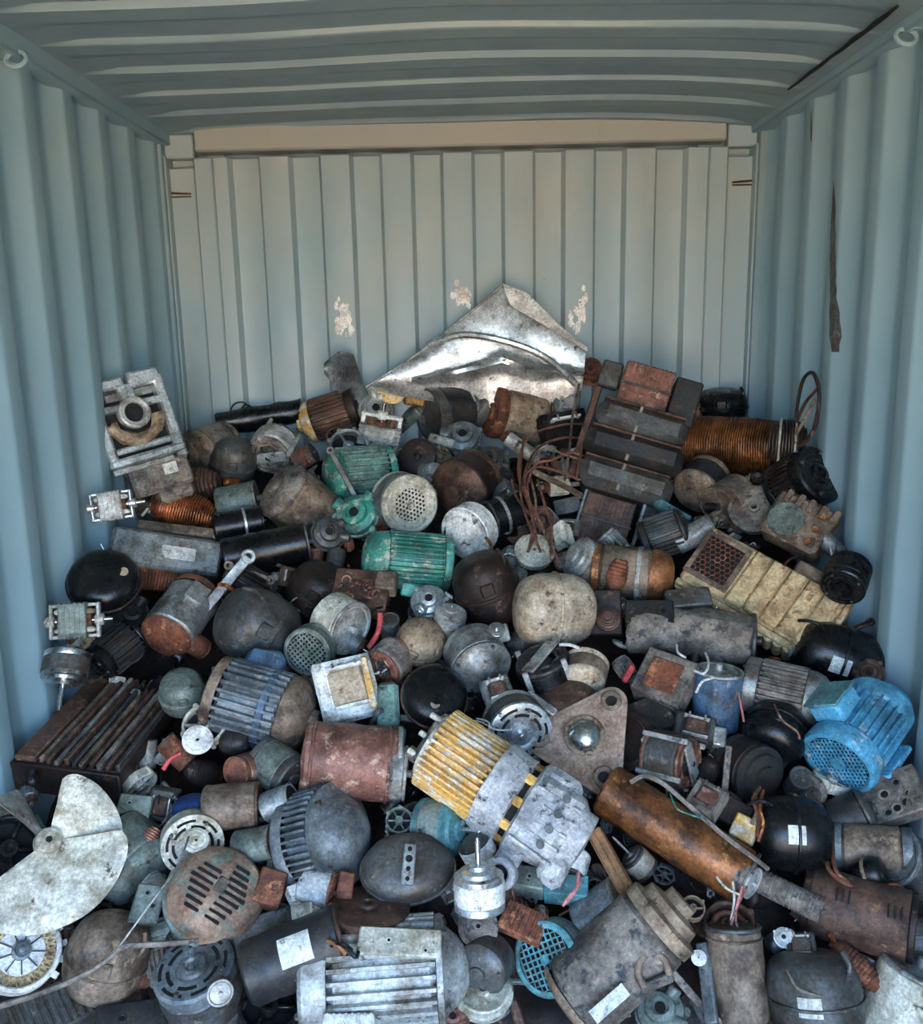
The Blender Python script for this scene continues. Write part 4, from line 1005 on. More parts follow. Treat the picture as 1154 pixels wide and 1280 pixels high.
P('foil_block', 'block', 'crumpled foil block right of the small dark laminated transformer', 898, 922, slab, F=(0, 20, -10), w=20, h=24, d=14, mat='silver', holes=0, lift=30)
P('wound_stator', 'stator', 'silver-caged stator with reddish copper windings under the three-lobed plate', 838, 948, stator, ang=-14, tilt=28, r=33, L=42, core='dgrey', wind='wire', frame='lgrey', lift=30, nick='silver-caged stator')
P('triangular_plate', 'plate', 'dark triangular plate with one hole behind the silver-caged stator', 812, 896, slab, F=(0, 25, 25), w=56, h=50, d=8, mat='char', holes=1, lift=14)
P(A, 'motor', 'dark round motor with a brown ring and shiny nose, left of tagged black compressor', 938, 962, motor, ang=-30, tilt=45, r=37, L=56, body='dbrown', cap='char', end='step', lift=14, nick='dark shiny-nosed motor')
P('grey_strip', 'strip', 'upright pale strip and plate left of the dark shiny-nosed motor', 908, 968, bar, ang=80, w=8, L=70, mat='mud', hole=False, lift=36)
P('end_disc', 'disc', 'dark rusty oval cover directly behind the three-lobed plate', 782, 930, dish, F=(-20, 20, 0), r=38, d=22, mat='dbrown', rings=1, hole=False, lift=10)
P(Cc, 'compressor', 'plain brown dome behind the top lobe of the three-lobed plate', 712, 884, compressor, ang=100, tilt=40, r=36, h=60, body='brown', lift=12, pipes=0)
P(A, 'motor', 'tan capped small motor with its stub shaft pointing down toward the plate', 731, 842, motor, ang=255, tilt=40, r=28, L=40, body='dtan', cap='pale', end='round', shaft=20, lift=36, nick='tan stub-shaft motor')
P('black_stator', 'stator', 'black stator with grey caged ends below the blotchy beige compressor', 684, 844, stator, ang=110, tilt=35, r=35, L=42, core='black', wind='char', frame='lgrey', lift=20, nick='black caged stator')
P('hinge_clip', 'clip', 'white-grey metal clip between black caged stator and slotted silver motor', 677, 880, slab, F=(0, 25, -38), w=46, h=12, d=8, mat='silver', holes=2, lift=42)
P('small_transformer', 'transformer', 'rust-faced small lamination block above the slotted silver motor', 622, 866, transformer, F=(0, 25, 18), w=36, h=34, d=30, core='galv', wind='brown', lift=40)
P(A, 'motor', 'silver motor with arc-slotted face and centre shaft, above yellow geared motor', 646, 908, motor, ang=-60, tilt=62, r=40, L=46, body='dgrey', cap='silver', end='slots', c=8, shaft=8, lift=34, nick='slotted silver motor')
P('domed_bowl', 'pump bowl', 'black enamelled dome with a yellow plug inside a brown rim', 543, 871, compressor, ang=70, tilt=66, r=41, h=48, body='black', rim='brown', pipes=0, term=False, dot=(.45, .1), lift=34, nick='yellow-plugged black dome')
P('green_block', 'block', 'pale green rounded block right of the white and yellow frame', 485, 882, slab, F=(0, 20, 3), w=28, h=58, d=22, mat='sea', holes=0, lift=28, b=6)
P('green_block', 'block', 'smaller sea-green block at the foot of the pale green rounded block', 494, 922, slab, F=(0, 20, -8), w=26, h=28, d=20, mat='teal', holes=0, lift=28, b=5)
P(Cc, 'compressor', 'long reddish-brown shell with slit openings and a white end, left of yellow geared motor', 438, 952, can, ang=-4, tilt=0, r=46, L=118, body='redrust', end='lgrey', lift=34, dent=2.2, rings=2, nick='reddish-brown shell')
P('pump_bracket', 'bracket', 'white plastic pump bracket with round disc at the finned block edge', 256, 908, bell, F=(-10, 20, 0), r=27, d=16, mat='cream', spokes=4, bosses=4, lift=36, nick='white pump bracket')
P('glass_dome', 'cap', 'smoky grey-green dome with a clip above the white pump bracket', 228, 866, compressor, ang=100, tilt=42, r=28, h=54, body='ggrey', lift=24, pipes=0, nick='smoky green dome')
P('black_pod', 'pod', 'small dark blue-black pod beside white pump bracket', 293, 928, compressor, ang=0, tilt=20, r=15, h=36, body='char', lift=26, pipes=0, term=False)
P('copper_motor', 'motor', 'tiny open motor with copper face between rusty can and slatted motors', 306, 962, motor, ang=200, tilt=45, r=20, L=34, body='redrust', cap='wire', end='cup', lift=32, nick='tiny copper-faced motor')
P(A, 'motor', 'dusty dark green-grey motor under the brown-domed finned motor', 347, 960, motor, ang=-35, tilt=30, r=29, L=58, body='ggrey', cap='dgrey', end='flat', lift=20, dent=1.5)
P('rusty_can', 'can', 'dented brown rusty can left of the blue-grey fan-finned motor', 289, 1008, can, ang=4, tilt=8, r=28, L=66, body='dtan', end='brown', lift=28, dent=1.5, nick='dented rusty can')
P('blue_dome', 'cap', 'deep blue round cap peeking out left of the rusty can', 240, 1014, compressor, ang=100, tilt=20, r=24, h=38, body='dblue', lift=16, pipes=0, term=False, nick='deep blue cap')
P('silver_cup', 'cup', 'small silver open cup with clip right of the rusty can', 348, 1004, can, ang=20, tilt=25, r=19, L=38, body='silver', end='lgrey', cup=True, lift=34)
P('capped_cylinder', 'cap', 'small dull grey-green capped cylinder below the dented rusty can', 318, 1056, can, ang=10, tilt=25, r=21, L=48, body='ggrey', end='mud', lift=26)
P('washer_motor', 'motor', 'cream disc-shaped motor with concentric rings above the slotted rusty bell', 240, 1052, motor, ang=-70, tilt=68, r=38, L=26, body='cream', cap='cream', end='slots', c=8, lift=34, nick='cream ringed disc motor')
def slotted(o, r=62):
    MB().lathe([(0, -34), (r*.8, -34), (r*.98, -22), (r*1.02, -6), (r*.98, 6), (r*.86, 16), (r*.6, 23), (r*.4, 25), (0, 26)], 44).dent(2.5, .03, 5).build('bell', 'rustpaint', o)
    s = MB()
    for k in range(9):
        w = 78-abs(k-4)*7; yy_ = -34+k*8.4
        for q in (-1, 1):
            if k > 6 and q < 0: continue
            xx_ = q*w*.29; s.box((xx_, yy_, 26.5-((xx_*xx_+yy_*yy_)/3844)*11), (w*.40, 3.4, 5), .8)
    s.v = [Matrix.Rotation(radians(-30), 3, 'Z') @ v for v in s.v]
    s.build('slot_shades', 'void', o)  # black bars on the closed bell stand in for shade inside the slots
    MB().box((4, 2, 26), (15, 20, 3), 1, rot=(0, 0, -30)).build('centre_pad', 'mud', o)
    MB().lathe([(r*.99, -12), (r*1.06, -10), (r*1.06, -2), (r*.99, 0)], 40, a0=150, a1=260).build('green_rim', 'ggrey', o)
    for a in (200, 330): MB().cyl(3, 5, 12, 10, T=T4(x=r*.85*cos(radians(a)), y=r*.85*sin(radians(a)))).build('screw_hole', 'void', o)
P('slotted_bell', 'end bell', 'large rusty green-edged end bell with slanted ventilation slots, lower left', 270, 1118, slotted, F=(4, 18, 0), lift=50, r=60, nick='slotted rusty bell')
P('rusty_stub', 'block', 'orange-brown rusty stub box right of the slotted rusty bell', 338, 1112, slab, F=(0, 15, -14), w=34, h=42, d=30, mat='rust', holes=0, lift=34)
P(A, 'motor', 'big blue-grey motor with radiating cooling fins and stepped dome, lower centre left', 412, 1044, motor, ang=14, tilt=38, r=62, L=92, body='bgrey', cap='bgrey', fins=44, fh=8, end='cone', c=34, lift=22, nick='big blue-grey fan motor')
P('small_flange', 'flange', 'little bolted round flange between blue-grey motor and green-grey shaft motor', 499, 1026, bell, F=(0, 20, 0), r=17, d=8, mat='ggrey', spokes=6, bosses=6, lift=34)
P(A, 'motor', 'green-grey pot motor with a long shaft pointing right under yellow gearmotor', 552, 1034, motor, ang=-6, tilt=30, r=34, L=54, body='ggrey', cap='teal', end='step', shaft=26, lift=22, nick='green-grey pot motor')
P('oval_shell', 'compressor', 'dark oval shell with a perforated strap plate, lower centre', 510, 1086, compressor, ang=95, tilt=70, r=58, h=56, sy=.74, body='dgrey', pipes=0, term=False, lift=40, dent=2, nick='dark strapped oval shell', roll=90)
def strapplate(o, w=0):
    MB().box((0, 0, 0), (16, 50, 4), 1.5).build('plate', 'galv', o)
    for k in range(4): MB().cyl(3 if k != 2 else 4.5, 1, 2.6, 14, T=T4(y=-18+k*12)).build('hole', 'void', o)
P('white_pot_motor', 'motor', 'white enamel pot motor with an upright spindle left of gearbox', 599, 1110, motor, ang=92, tilt=22, r=32, L=52, body='white', cap='silver', end='step', c=16, shaft=30, lift=92, nick='white spindle pot motor')
P('white_pot_motor', 'motor', 'tilted white pot motor behind the spindle of the white enamel one', 596, 1060, motor, ang=120, tilt=30, r=22, L=34, body='white', cap='dgrey', end='cone', lift=34)
P('varnished_tube', 'tube', 'long glossy orange-brown varnished cylinder slanting below the silver-caged stator', 842, 1040, can, ang=-33, tilt=4, r=34, L=196, body='varnish', end='dtan', lift=36, dent=1, rings=0, nick='long varnished cylinder')
P('lamination_coil', 'coil', 'small grey commutator fitting at lower end of varnished cylinder', 925, 1094, can, ang=-33, tilt=20, r=20, L=36, body='mud', end='lgrey', lift=58, rings=6)
P('ribbed_rod', 'spring', 'pale ribbed rod of stacked rings right of the varnished cylinder', 985, 1118, can, ang=-27, tilt=6, r=15, L=82, body='mud', end='mud', lift=44, rings=11, nick='pale ribbed rod')
P('shaded_pole_motor', 'motor', 'small pale laminated square motor above the varnished cylinder', 884, 1000, transformer, F=(0, 25, -32), w=40, h=38, d=26, core='mud', wind='redrust', bob='mud', lift=50, nick='pale laminated square motor')
P('brown_box', 'box', 'maroon box behind the bright yellow square label block', 912, 1016, slab, F=(0, 20, -30), w=54, h=34, d=26, mat='dbrown', holes=0, lift=32)
P('yellow_block', 'block', 'bright yellow square block beside the big black compressor', 931, 1037, slab, F=(0, 15, -28), w=30, h=30, d=20, mat='yellow', holes=0, lift=52, b=2, dent=.5, nick='bright yellow block')
P(Cc, 'compressor', 'big round black compressor with pale sticker below the bright blue motor', 990, 1042, compressor, ang=176, tilt=12, r=46, h=92, body='black', tag=20, lift=38, dent=1.2, term=False, nick='big round black compressor')
P(A, 'motor', 'dark bluish motor end between black compressor and blotched plate', 1062, 1022, motor, ang=20, r=28, L=60, body='char', cap='dgrey', lift=8)
P('blotched_plate', 'plate', 'grey plate with dark blotchy holes against the right wall', 1114, 1000, slab, F=(-18, 28, 22), w=84, h=62, d=22, mat='mud', holes=6, lift=26, dent=3, nick='blotched grey plate')
P(A, 'motor', 'brown grimy cylinder motor under the blotched plate at the right edge', 1092, 1062, motor, ang=-6, tilt=0, r=30, L=90, body='dtan', cap='bgrey', end='flat', lift=24, dent=1.5, nick='brown right-edge motor')
P('grey_end_drum', 'drum', 'bluish grey drum end at the right edge of heap', 1140, 1082, can, ang=150, tilt=40, r=36, L=44, body='dgrey', end='bgrey', lift=36)
P('glass_bulb', 'capacitor', 'dark shiny bulb with tan ring among rusty strands at right', 1086, 1092, compressor, ang=10, tilt=20, r=19, h=42, body='black', rim='tan', lift=46, pipes=0, term=False)
def slotbox(o, w=0):
    MB().cyl(42, -62, 58, 40, b=5, T=Matrix.Diagonal((1, 1, 1, 1))).dent(2, .03, 7).build('body', 'brown', o)
    for zc in (-20, 38):
        for k in range(3): MB().box((41.5, -14+zc*.05, zc-7+k*7), (2.5, 16, 2.2), .5).build('slot_shade', 'void', o)  # black bars paint the darkness of the slits onto the barrel
    MB().ring(43.5, 38, -66, -56, 40).build('rim', 'dbrown', o); MB().ring(42.5, 36, 54, 62, 40).build('rim', 'dbrown', o)
    MB().cyl(30, -68, -62, 30).build('end_plate', 'char', o)
P('slotted_motor', 'motor', 'rust-brown slotted barrel motor with two groups of slits, lower right', 1076, 1142, slotbox, ang=-16, tilt=2, lift=34, w=84, fp=48, nick='slit barrel motor')
P('dark_ball', 'ball', 'dark grey ball-like shell at the right frame edge beneath the slit barrel', 1144, 1172, compressor, ang=90, r=24, h=46, body='dgrey', lift=20, pipes=0, term=False)
P('coil_transformer', 'transformer', 'small grey transformer with white coil ends above the labelled grey compressor', 1002, 1184, transformer, F=(0, 15, 0), w=34, h=30, d=26, core='dgrey', wind='dtan', bob='white', lift=42, nick='white-ended small transformer')
P('white_clip', 'clip', 'white plastic clip standing left of the small grey transformer', 980, 1172, casting, F=(0, 10, 0), r=13, mat='white', seedn=9, lift=40)
P(Cc, 'compressor', 'large dark grey square-shouldered compressor with label at bottom right', 1018, 1244, compressor, ang=88, tilt=18, r=58, h=100, sy=1, body='dgrey', tag=15, lift=40, dent=1.6, term=False, nick='labelled grey compressor')
P('copper_hose', 'coil', 'rust-copper wrapped winding arc right of the labelled compressor', 1072, 1208, coil, ang=-48, r=15, L=76, mat='rust', taper=.5, n=16, lift=28)
P('white_barrel', 'barrel', 'pale worn barrel cut off by the bottom right corner', 1136, 1256, can, ang=60, tilt=20, r=48, L=96, body='cream', end='galv', lift=16, dent=2)
P('box_motor', 'motor', 'upright dusty grey box motor left of the labelled grey compressor', 922, 1222, can, ang=88, tilt=14, r=34, L=118, body='dtan', end='dgrey', lift=34, dent=2, rings=2, nick='upright dusty box motor')
P('winding_ring', 'winding', 'brown rope-like winding ring with pink leads above upright box motor', 912, 1158, bell, F=(0, 35, 0), r=32, d=14, mat='brown', spokes=0, bosses=2, lift=40, wind='wire')
# lower centre
P('long_shell', 'motor', 'big mud-streaked long grey-tan motor slanting up right, lower centre', 778, 1194, motor, ang=38, tilt=8, r=53, L=190, body='mud', cap='tan', end='step', end2='round', c=40, c2=16, lift=52, dent=1.8, box=None, nick='mud-streaked long motor')
def handle(o, r=0):
    MB().tube([(-16, -12, 0), (-18, 2, 8), (-8, 16, 12), (10, 18, 10), (20, 6, 8), (18, -10, 0)], 5, 10, 6).build('loop', 'dtan', o); MB().box((0, -12, 0), (44, 12, 10), 3).build('base', 'mud', o)
P('grey_pot', 'pot', 'plain grey pot half under the wooden plank', 752, 1140, can, ang=30, tilt=20, r=29, L=62, body='bgrey', end='mud', lift=26, nick='plain grey pot')
P('wooden_plank', 'plank', 'split orange-brown wooden plank standing below the gearbox', 768, 1086, slab, F=(-14, 10, 30), w=20, h=104, d=16, mat='wood', holes=0, ribs=3, lift=42, dent=2, nick='split wooden plank')
P('gear_motor', 'motor', 'little tan gear motor with a thin shaft right of the wooden plank', 798, 1078, motor, ang=135, tilt=25, r=18, L=32, body='pale', cap='dgrey', end='step', shaft=26, lift=26)
P('teal_box', 'box', 'small teal-blue open box with pink wires under gearbox', 708, 1112, slab, F=(0, 30, -6), w=54, h=28, d=26, mat='teal', holes=0, lift=24, b=1, nick='small teal box')
P('white_cup', 'cup', 'white round cup bottom just beneath the grey gearbox', 714, 1078, can, ang=250, tilt=20, r=22, L=30, body='white', lift=22)
P('bearing_block', 'block', 'dusty grey bearing block between white spindle motor and teal box', 662, 1102, slab, F=(0, 30, -10), w=40, h=30, d=26, mat='ggrey', holes=2, lift=16)
P('perforated_end', 'end bell', 'teal-grey round end with a square-hole grid, left of the long motor', 690, 1196, motor, ang=200, tilt=62, r=44, L=40, body='bgrey', cap='teal', end='grille', c=12, lift=24, nick='teal square-holed end')
P('rusty_fan_piece', 'casting', 'orange-brown lined wedge piece above the teal square-holed end', 654, 1154, slab, F=(0, 25, -24), w=56, h=38, d=16, mat='rust', holes=1, ribs=7, lift=40, nick='orange lined wedge')
P(A, 'motor', 'round dark grey motor with bright studs right of the light grey ribbed motor', 606, 1206, motor, ang=230, tilt=50, r=33, L=44, body='dgrey', cap='dgrey', end='dome', lift=26, nick='studded dark motor')
P('pierced_disc', 'disc', 'dull grey disc with a tiny eyelet under the white spindle motor', 598, 1160, dish, F=(0, 15, 0), r=24, d=14, mat='mud', rings=1, lift=34)
P('cream_dish', 'dish', 'cream half-buried dish under the studded dark motor', 604, 1246, dish, F=(0, 40, 0), r=36, d=20, mat='cream', rings=1, lift=18, hole=False)
P('ribbed_motor', 'motor', 'large light grey ribbed motor lying across the bottom centre', 482, 1218, motor, ang=4, tilt=4, r=66, L=202, body='lgrey', cap='lgrey', fins=30, fh=6, end='cone', end2='flat', c=36, c2=34, lift=30, nick='light grey ribbed motor')
P(Cc, 'compressor', 'dark labelled cylinder compressor lying over left end of the ribbed motor', 370, 1194, can, ang=20, tilt=10, r=40, L=124, body='char', end='brown', tag=-10, lift=66, dent=2, nick='dark labelled cylinder')
P('rust_dish', 'dish', 'thin rusty brown dish rim lying above the light grey ribbed motor', 460, 1142, dish, F=(0, 62, -2), r=50, d=22, mat='brown', rings=0, hole=False, lift=50, nick='thin rusty dish')
P('flaked_core', 'core', 'chalky stone-like lump with rust block under the blue-grey fan motor', 398, 1112, can, ang=-10, tilt=20, r=23, L=42, body='stone', end='rust', lift=40, dent=2)
P('rust_block', 'block', 'small brick-orange block right of the chalky lump', 432, 1108, slab, F=(0, 10, -6), w=20, h=32, d=22, mat='rust', holes=0, lift=42)
P('foil_crumple', 'foil', 'crumpled whitish foil left of the chalky stone-like lump', 372, 1122, slab, F=(10, 20, 20), w=26, h=30, d=16, mat='white', holes=0, lift=42, dent=5)
P('nozzle', 'nozzle', 'pale cone nozzle with dark ring above the dark labelled cylinder', 382, 1148, motor, ang=10, tilt=0, r=18, L=44, body='cream', cap='cream', end='cone', c=16, cap2='char', lift=52)
P('crumpled_sheet', 'panel', 'crushed pale blue panel under right side of the slotted rusty bell', 330, 1162, slab, F=(0, 20, 22), w=80, h=36, d=16, mat='bgrey', holes=1, lift=24, dent=5)
# lower left
P('grey_barrel', 'motor', 'sea-grey smooth motor body half behind the white fan impeller', 160, 1072, motor, ang=-40, tilt=25, r=50, L=90, body='ggrey', cap='ggrey', end='round', end2='flat', lift=0, nick='sea-grey smooth motor')
P('junction_stub', 'bracket', 'grey-green stub bracket on top of the sea-grey motor', 168, 1010, slab, F=(0, 15, -6), w=40, h=30, d=20, mat='ggrey', holes=1, lift=20)
P('wire_knot', 'wire', 'knot of dark leads beside the cream ringed disc motor', 188, 1046, coil, ang=60, r=10, L=26, mat='wire', taper=.6, n=8, lift=34)
P('black_ring', 'wheel', 'black rimmed wheel half cut by the left frame edge', 8, 1064, bell, F=(10, 15, 0), r=42, d=24, mat='black', spokes=5, bosses=0, lift=10)
P('glass_shard', 'cover', 'clouded greenish cover piece behind the white fan hub', 40, 1050, slab, F=(10, 20, 30), w=40, h=50, d=10, mat='sea', holes=1, lift=24, dent=3, fp=10)
def rotor_disc(o, r=48):
    MB().ring(r*1.04, r*.90, -12, 6, 44).torus(r*.97, r*.05, 6, 44).build('outer_rim', 'white', o)
    MB().cyl(r*.92, -12, -4, 40).build('back_plate', 'pale', o)
    w = MB()
    for k in range(30): w.torus(3.8, 1.6, 0, 12, 6, T=T4(x=r*.77*cos(2*pi*k/30), y=r*.77*sin(2*pi*k/30), rz=k*12) @ Matrix.Diagonal((1.4, .8, 1, 1)))
    w.build('coil_ring', 'beige', o)
    MB().cyl(r*.62, -5, 3, 36).build('centre_disc', 'white', o)
    for k in range(9): MB().box((r*.42, 0, 4), (r*.36, 1.5, 2), .3, Matrix.Rotation(2*pi*k/9, 4, 'Z')).build('spoke', 'dgrey', o)
    MB().lathe([(r*.25, 2), (r*.25, 9), (r*.19, 10), (r*.17, 5), (r*.09, 5), (r*.08, 11), (0, 12)], 28).build('hub', 'bgrey', o)
    for k in range(4): MB().box((r*1.1, 0, -4), (r*.2, 8, 3), .6, Matrix.Rotation(radians(-30+k*22), 4, 'Z')).build('lug', 'white', o)
P('spoked_rotor', 'rotor', 'white spoked disc rotor with beige coil ring at the bottom left', 26, 1190, rotor_disc, F=(6, 16, 0), lift=62, r=46, nick='white spoked rotor')
P(Cc, 'compressor', 'round brown rust-tinted compressor right of the white spoked rotor', 134, 1196, compressor, ang=80, tilt=35, r=50, h=98, body='dtan', sy=1, lift=28, pipes=1, nick='round brown compressor')
P('brown_flange', 'flange', 'dark brown toothed flange behind the round brown compressor', 128, 1144, bell, F=(0, 35, 0), r=42, d=16, mat='dbrown', spokes=6, bosses=8, lift=18)
P('green_tag', 'plate', 'small chipped green plate above the round brown compressor', 184, 1130, slab, F=(0, 15, -8), w=36, h=46, d=14, mat='ggrey', holes=2, lift=48, dent=3, nick='chipped green plate')
P('blower_motor', 'motor', 'dark blue-grey blower motor with slotted oval window at the bottom left', 252, 1234, motor, ang=120, tilt=48, r=50, L=80, body='dgrey', cap='bgrey', end='slots', c=18, lift=34, dent=2.5, nick='blue-grey blower motor')
P('fin_stack', 'heat sink', 'dark slanted fin stack in the bottom left corner', 70, 1264, slab, F=(0, 30, 30), w=120, h=60, d=24, mat='dgrey', holes=0, ribs=12, lift=20)
P('torn_plate', 'plate', 'blue-black torn plate at bottom edge left of blower motor', 164, 1274, slab, F=(0, 30, 12), w=80, h=40, d=14, mat='char', holes=1, lift=24, dent=5)
P('rubber_hoop', 'ring', 'black rubber ring under the dark labelled cylinder', 336, 1262, bell, F=(0, 30, 0), r=38, d=24, mat='black', spokes=3, bosses=0, lift=14)
P('slotted_strip', 'strip', 'white slotted strip at the bottom edge below ribbed motor', 436, 1276, slab, F=(0, 20, 0), w=64, h=16, d=10, mat='white', holes=0, ribs=8, lift=86)
P('rust_lump', 'casting', 'orange rust lump at bottom edge under the ribbed motor right end', 566, 1274, casting, F=(0, 20, 0), r=22, mat='redrust', seedn=22, lift=24)
P('lumpy_pump', 'pump', 'grey-green lumpy pump base under the right of the mud-streaked motor', 826, 1266, casting, F=(0, 20, 0), r=34, mat='ggrey', seedn=23, lift=20)
P('push_rod', 'rod', 'dusty jointed rod right of the mud-streaked long motor', 862, 1240, bar, ang=-50, w=10, L=88, mat='mud', lift=36)
P('eye_bolt', 'bolt', 'small eye bolt with white washer right of the long mud-streaked motor', 874, 1198, dish, F=(0, 10, 0), r=9, d=8, mat='white', rings=0, lift=50)
P('ear_casting', 'bracket', 'tan ear bracket at the upper right end of the mud-streaked motor', 866, 1136, bell, F=(10, 20, 0), r=15, d=12, mat='tan', spokes=2, bosses=2, lift=46)

P('blue_end_cover', 'cover', 'bright blue round end cover behind the blue motor against right wall', 1102, 885, blue_rear, F=(20, 30, 0), lift=18, fp=30, on=by('bright blue electric'))
P('bearing_plate', 'bracket', 'pale bracket lump at top of the white-framed universal motor', 470, 514, casting, F=(0, 25, 20), r=24, mat='lgrey', seedn=8, lift=16, on=by('white-framed universal'))
P('clamp_bracket', 'bracket', 'black bracket with wire ears standing on top of tan drum motor', 634, 484, casting, F=(0, 0, 10), r=15, mat='black', seedn=4, lift=16, on=by('tan rusty drum'))
P('green_foot', 'bracket', 'small green foot plate under the lower green motor', 515, 738, slab, F=(0, 0, -10), w=28, h=18, d=12, mat='green', holes=0, lift=10, on=by('lower green motor with'))
P('winding_end', 'coil', 'dark brown bulging winding end with white lashings at the right of orange drum', 984, 554, coil, ang=-3, r=30, L=44, mat='dbrown', taper=.6, n=12, lift=22, band='cream', on=by('glossy orange varnished winding'))
P('terminal_box', 'terminal box', 'pale blue rounded terminal box on top of the finned blue-grey motor', 330, 832, slab, F=(-10, 35, -12), w=50, h=42, d=32, mat='blue', holes=0, lift=48, b=10, nick='pale blue terminal box', on=by('blue-grey deep-finned'))
P('yellow_strip', 'strip', 'yellow painted strip along the right side of the white square frame', 461, 852, slab, F=(6, 18, 12), w=9, h=66, d=6, mat='yellow', holes=0, lift=60, fp=5, on=by('white square stator frame'))
P('ear_plate', 'bracket', 'grey ear plate with shiny knob behind the domed ear-plate motor', 604, 796, slab, F=(0, 30, 12), w=66, h=24, d=7, mat='lgrey', holes=2, lift=50, b=2, on=by('broad dome and square'))
P('chrome_knob', 'knob', 'shiny chrome knob on the grey ear plate', 621, 789, dish, F=(0, 30, 0), r=10, d=10, mat='chrome', rings=0, lift=64, hole=False, fp=6, on=by('broad dome and square'))
P('orange_core', 'core', 'rusty orange oval core set in the middle of long tan motor', 772, 718, coil, ang=75, r=13, L=38, mat='rust', taper=.6, n=8, lift=48, on=by('long tan motor'))
P('rubber_bush', 'bush', 'small coiled brown bush bolted on the dark maroon mount', 760, 774, bush, F=(0, 15, 0), lift=34, r=13, on=by('dark maroon mount'))
P('end_cap', 'cap', 'dusty white round end cap on the right of the reddish-brown shell', 497, 966, can, ang=-4, r=33, L=18, body='lgrey', end='lgrey', lift=36, on=by('long reddish-brown'))
P('white_disc', 'disc', 'white disc with tiny holes attached below the white pump bracket', 247, 926, dish, F=(0, 20, 0), r=18, d=8, mat='white', rings=1, lift=52, on=by('white plastic pump bracket'))
P('disc_hub', 'hub', 'concentric cream bearing hub at the centre of the disc motor', 245, 1052, dish, F=(0, 20, 0), r=15, d=10, mat='cream', rings=2, lift=58, fp=4, on=by('cream disc-shaped'))
P('strap_plate', 'bracket', 'narrow four-hole plate across the face of the dark oval shell', 511, 1080, strapplate, F=(0, 15, -4), lift=76, w=16, fp=8, on=by('dark oval shell'))
P('cylinder_cap', 'cap', 'brown collar ending the long varnished cylinder', 908, 1084, can, ang=-33, tilt=4, r=31, L=40, body='dbrown', end='mud', lift=40, on=by('long glossy orange-brown'))
P('guide_plate', 'plate', 'blue-grey narrow side plate left of the upright box motor', 884, 1228, slab, F=(-20, 10, 4), w=16, h=92, d=10, mat='bgrey', holes=2, lift=48, on=by('upright dusty grey box'))
P('pipe_handle', 'handle', 'bent tan pipe stub on flank of the mud-streaked long motor', 816, 1216, handle, F=(0, 10, 20), lift=96, r=18, on=by('mud-streaked long grey'))
P('paper_tag', 'label', 'dirty white rectangular tag on flank of the mud-streaked motor', 762, 1254, slab, F=(4, 6, 36), w=54, h=17, d=2, mat='label', holes=0, lift=104, dent=.4, b=.5, on=by('mud-streaked long grey'))
P('box_lid', 'lid', 'flat grey lid panel on top of the light grey ribbed motor', 500, 1180, slab, F=(0, 20, -3), w=104, h=34, d=18, mat='cream', holes=2, lift=88, fp=30, on=by('large light grey ribbed'))
P('bearing_cup', 'cup', 'round dusty bearing cup set on the blower motor', 274, 1238, can, ang=-60, tilt=65, r=16, L=16, body='mud', end='lgrey', lift=80, fp=8, on=by('dark blue-grey blower'))
# ------------------------------------------------------------------ wires and cables
wires('copper_wire_bundle', 'wire', 'tangled rust-pink copper wire bundle hanging left of the three-coil transformer',
 [[(735, 530, 60), (700, 532, 85), (660, 548, 80), (648, 590, 70), (664, 640, 66), (672, 682, 60)],
  [(732, 548, 60), (700, 548, 90), (668, 565, 84), (654, 610, 74), (676, 650, 66), (690, 690, 56)],
  [(728, 575, 60), (705, 568, 88), (682, 560, 86), (662, 584, 80), (670, 630, 70), (662, 685, 60)],
  [(730, 570, 60), (712, 566, 84), (690, 575, 84), (668, 582, 82), (660, 620, 74), (684, 670, 62), (690, 700, 54)],
  [(725, 600, 62), (700, 590, 80), (672, 584, 84), (656, 600, 80), (668, 660, 70), (660, 690, 64)],
  [(640, 600, 50), (645, 620, 60), (660, 640, 66), (680, 665, 60), (700, 705, 50)],
  [(724, 480, 40), (716, 520, 70), (712, 560, 76), (706, 600, 60)],
  [(740, 500, 40), (730, 540, 70), (724, 580, 74), (720, 600, 60)],
  [(655, 545, 70), (650, 600, 76), (656, 640, 70), (676, 690, 60)],
  [(672, 600, 76), (684, 640, 70), (690, 660, 60), (688, 690, 50)]], r=1.7, mat=['wire', 'wire', 'dtan', 'redrust'])
wires('steel_rod', 'rod', 'long bare steel rod crossing from the copper wires to transformer foot', [[(668, 590, 80), (700, 605, 84), (728, 620, 80)]], r=4, mat='dtan')
wires('cable_loop', 'cable', 'dark looped cable standing against the right wall above orange drum',
 [[(1000, 560, 40), (996, 520, 40), (1003, 478, 36), (1016, 466, 34), (1024, 490, 34), (1020, 530, 40), (1006, 552, 44), (990, 556, 46)],
  [(1022, 486, 34), (1006, 505, 40), (994, 535, 44), (998, 556, 46), (1014, 545, 44), (1022, 515, 38)],
  [(976, 575, 50), (990, 552, 54), (1004, 528, 54), (1018, 500, 40)]], r=2.2, mat=['dbrown', 'brown', 'dtan'])
wires('thin_wire_loop', 'wire', 'thin black wire loop on the back wall above the black hose', [[(286, 520, 10), (292, 506, 10), (304, 503, 10), (314, 512, 10)], [(298, 522, 10), (306, 506, 10), (320, 512, 10)]], r=1, mat='void')
wires('armoured_cable', 'cable', 'grey armoured cable crossing over compressor and blower motor, bottom left', [[(-30, 1266, 110), (18, 1252, 110), (70, 1234, 104), (110, 1216, 104), (138, 1196, 100), (155, 1183, 96), (200, 1180, 92), (248, 1176, 86)]], r=3.4, mat='mud')
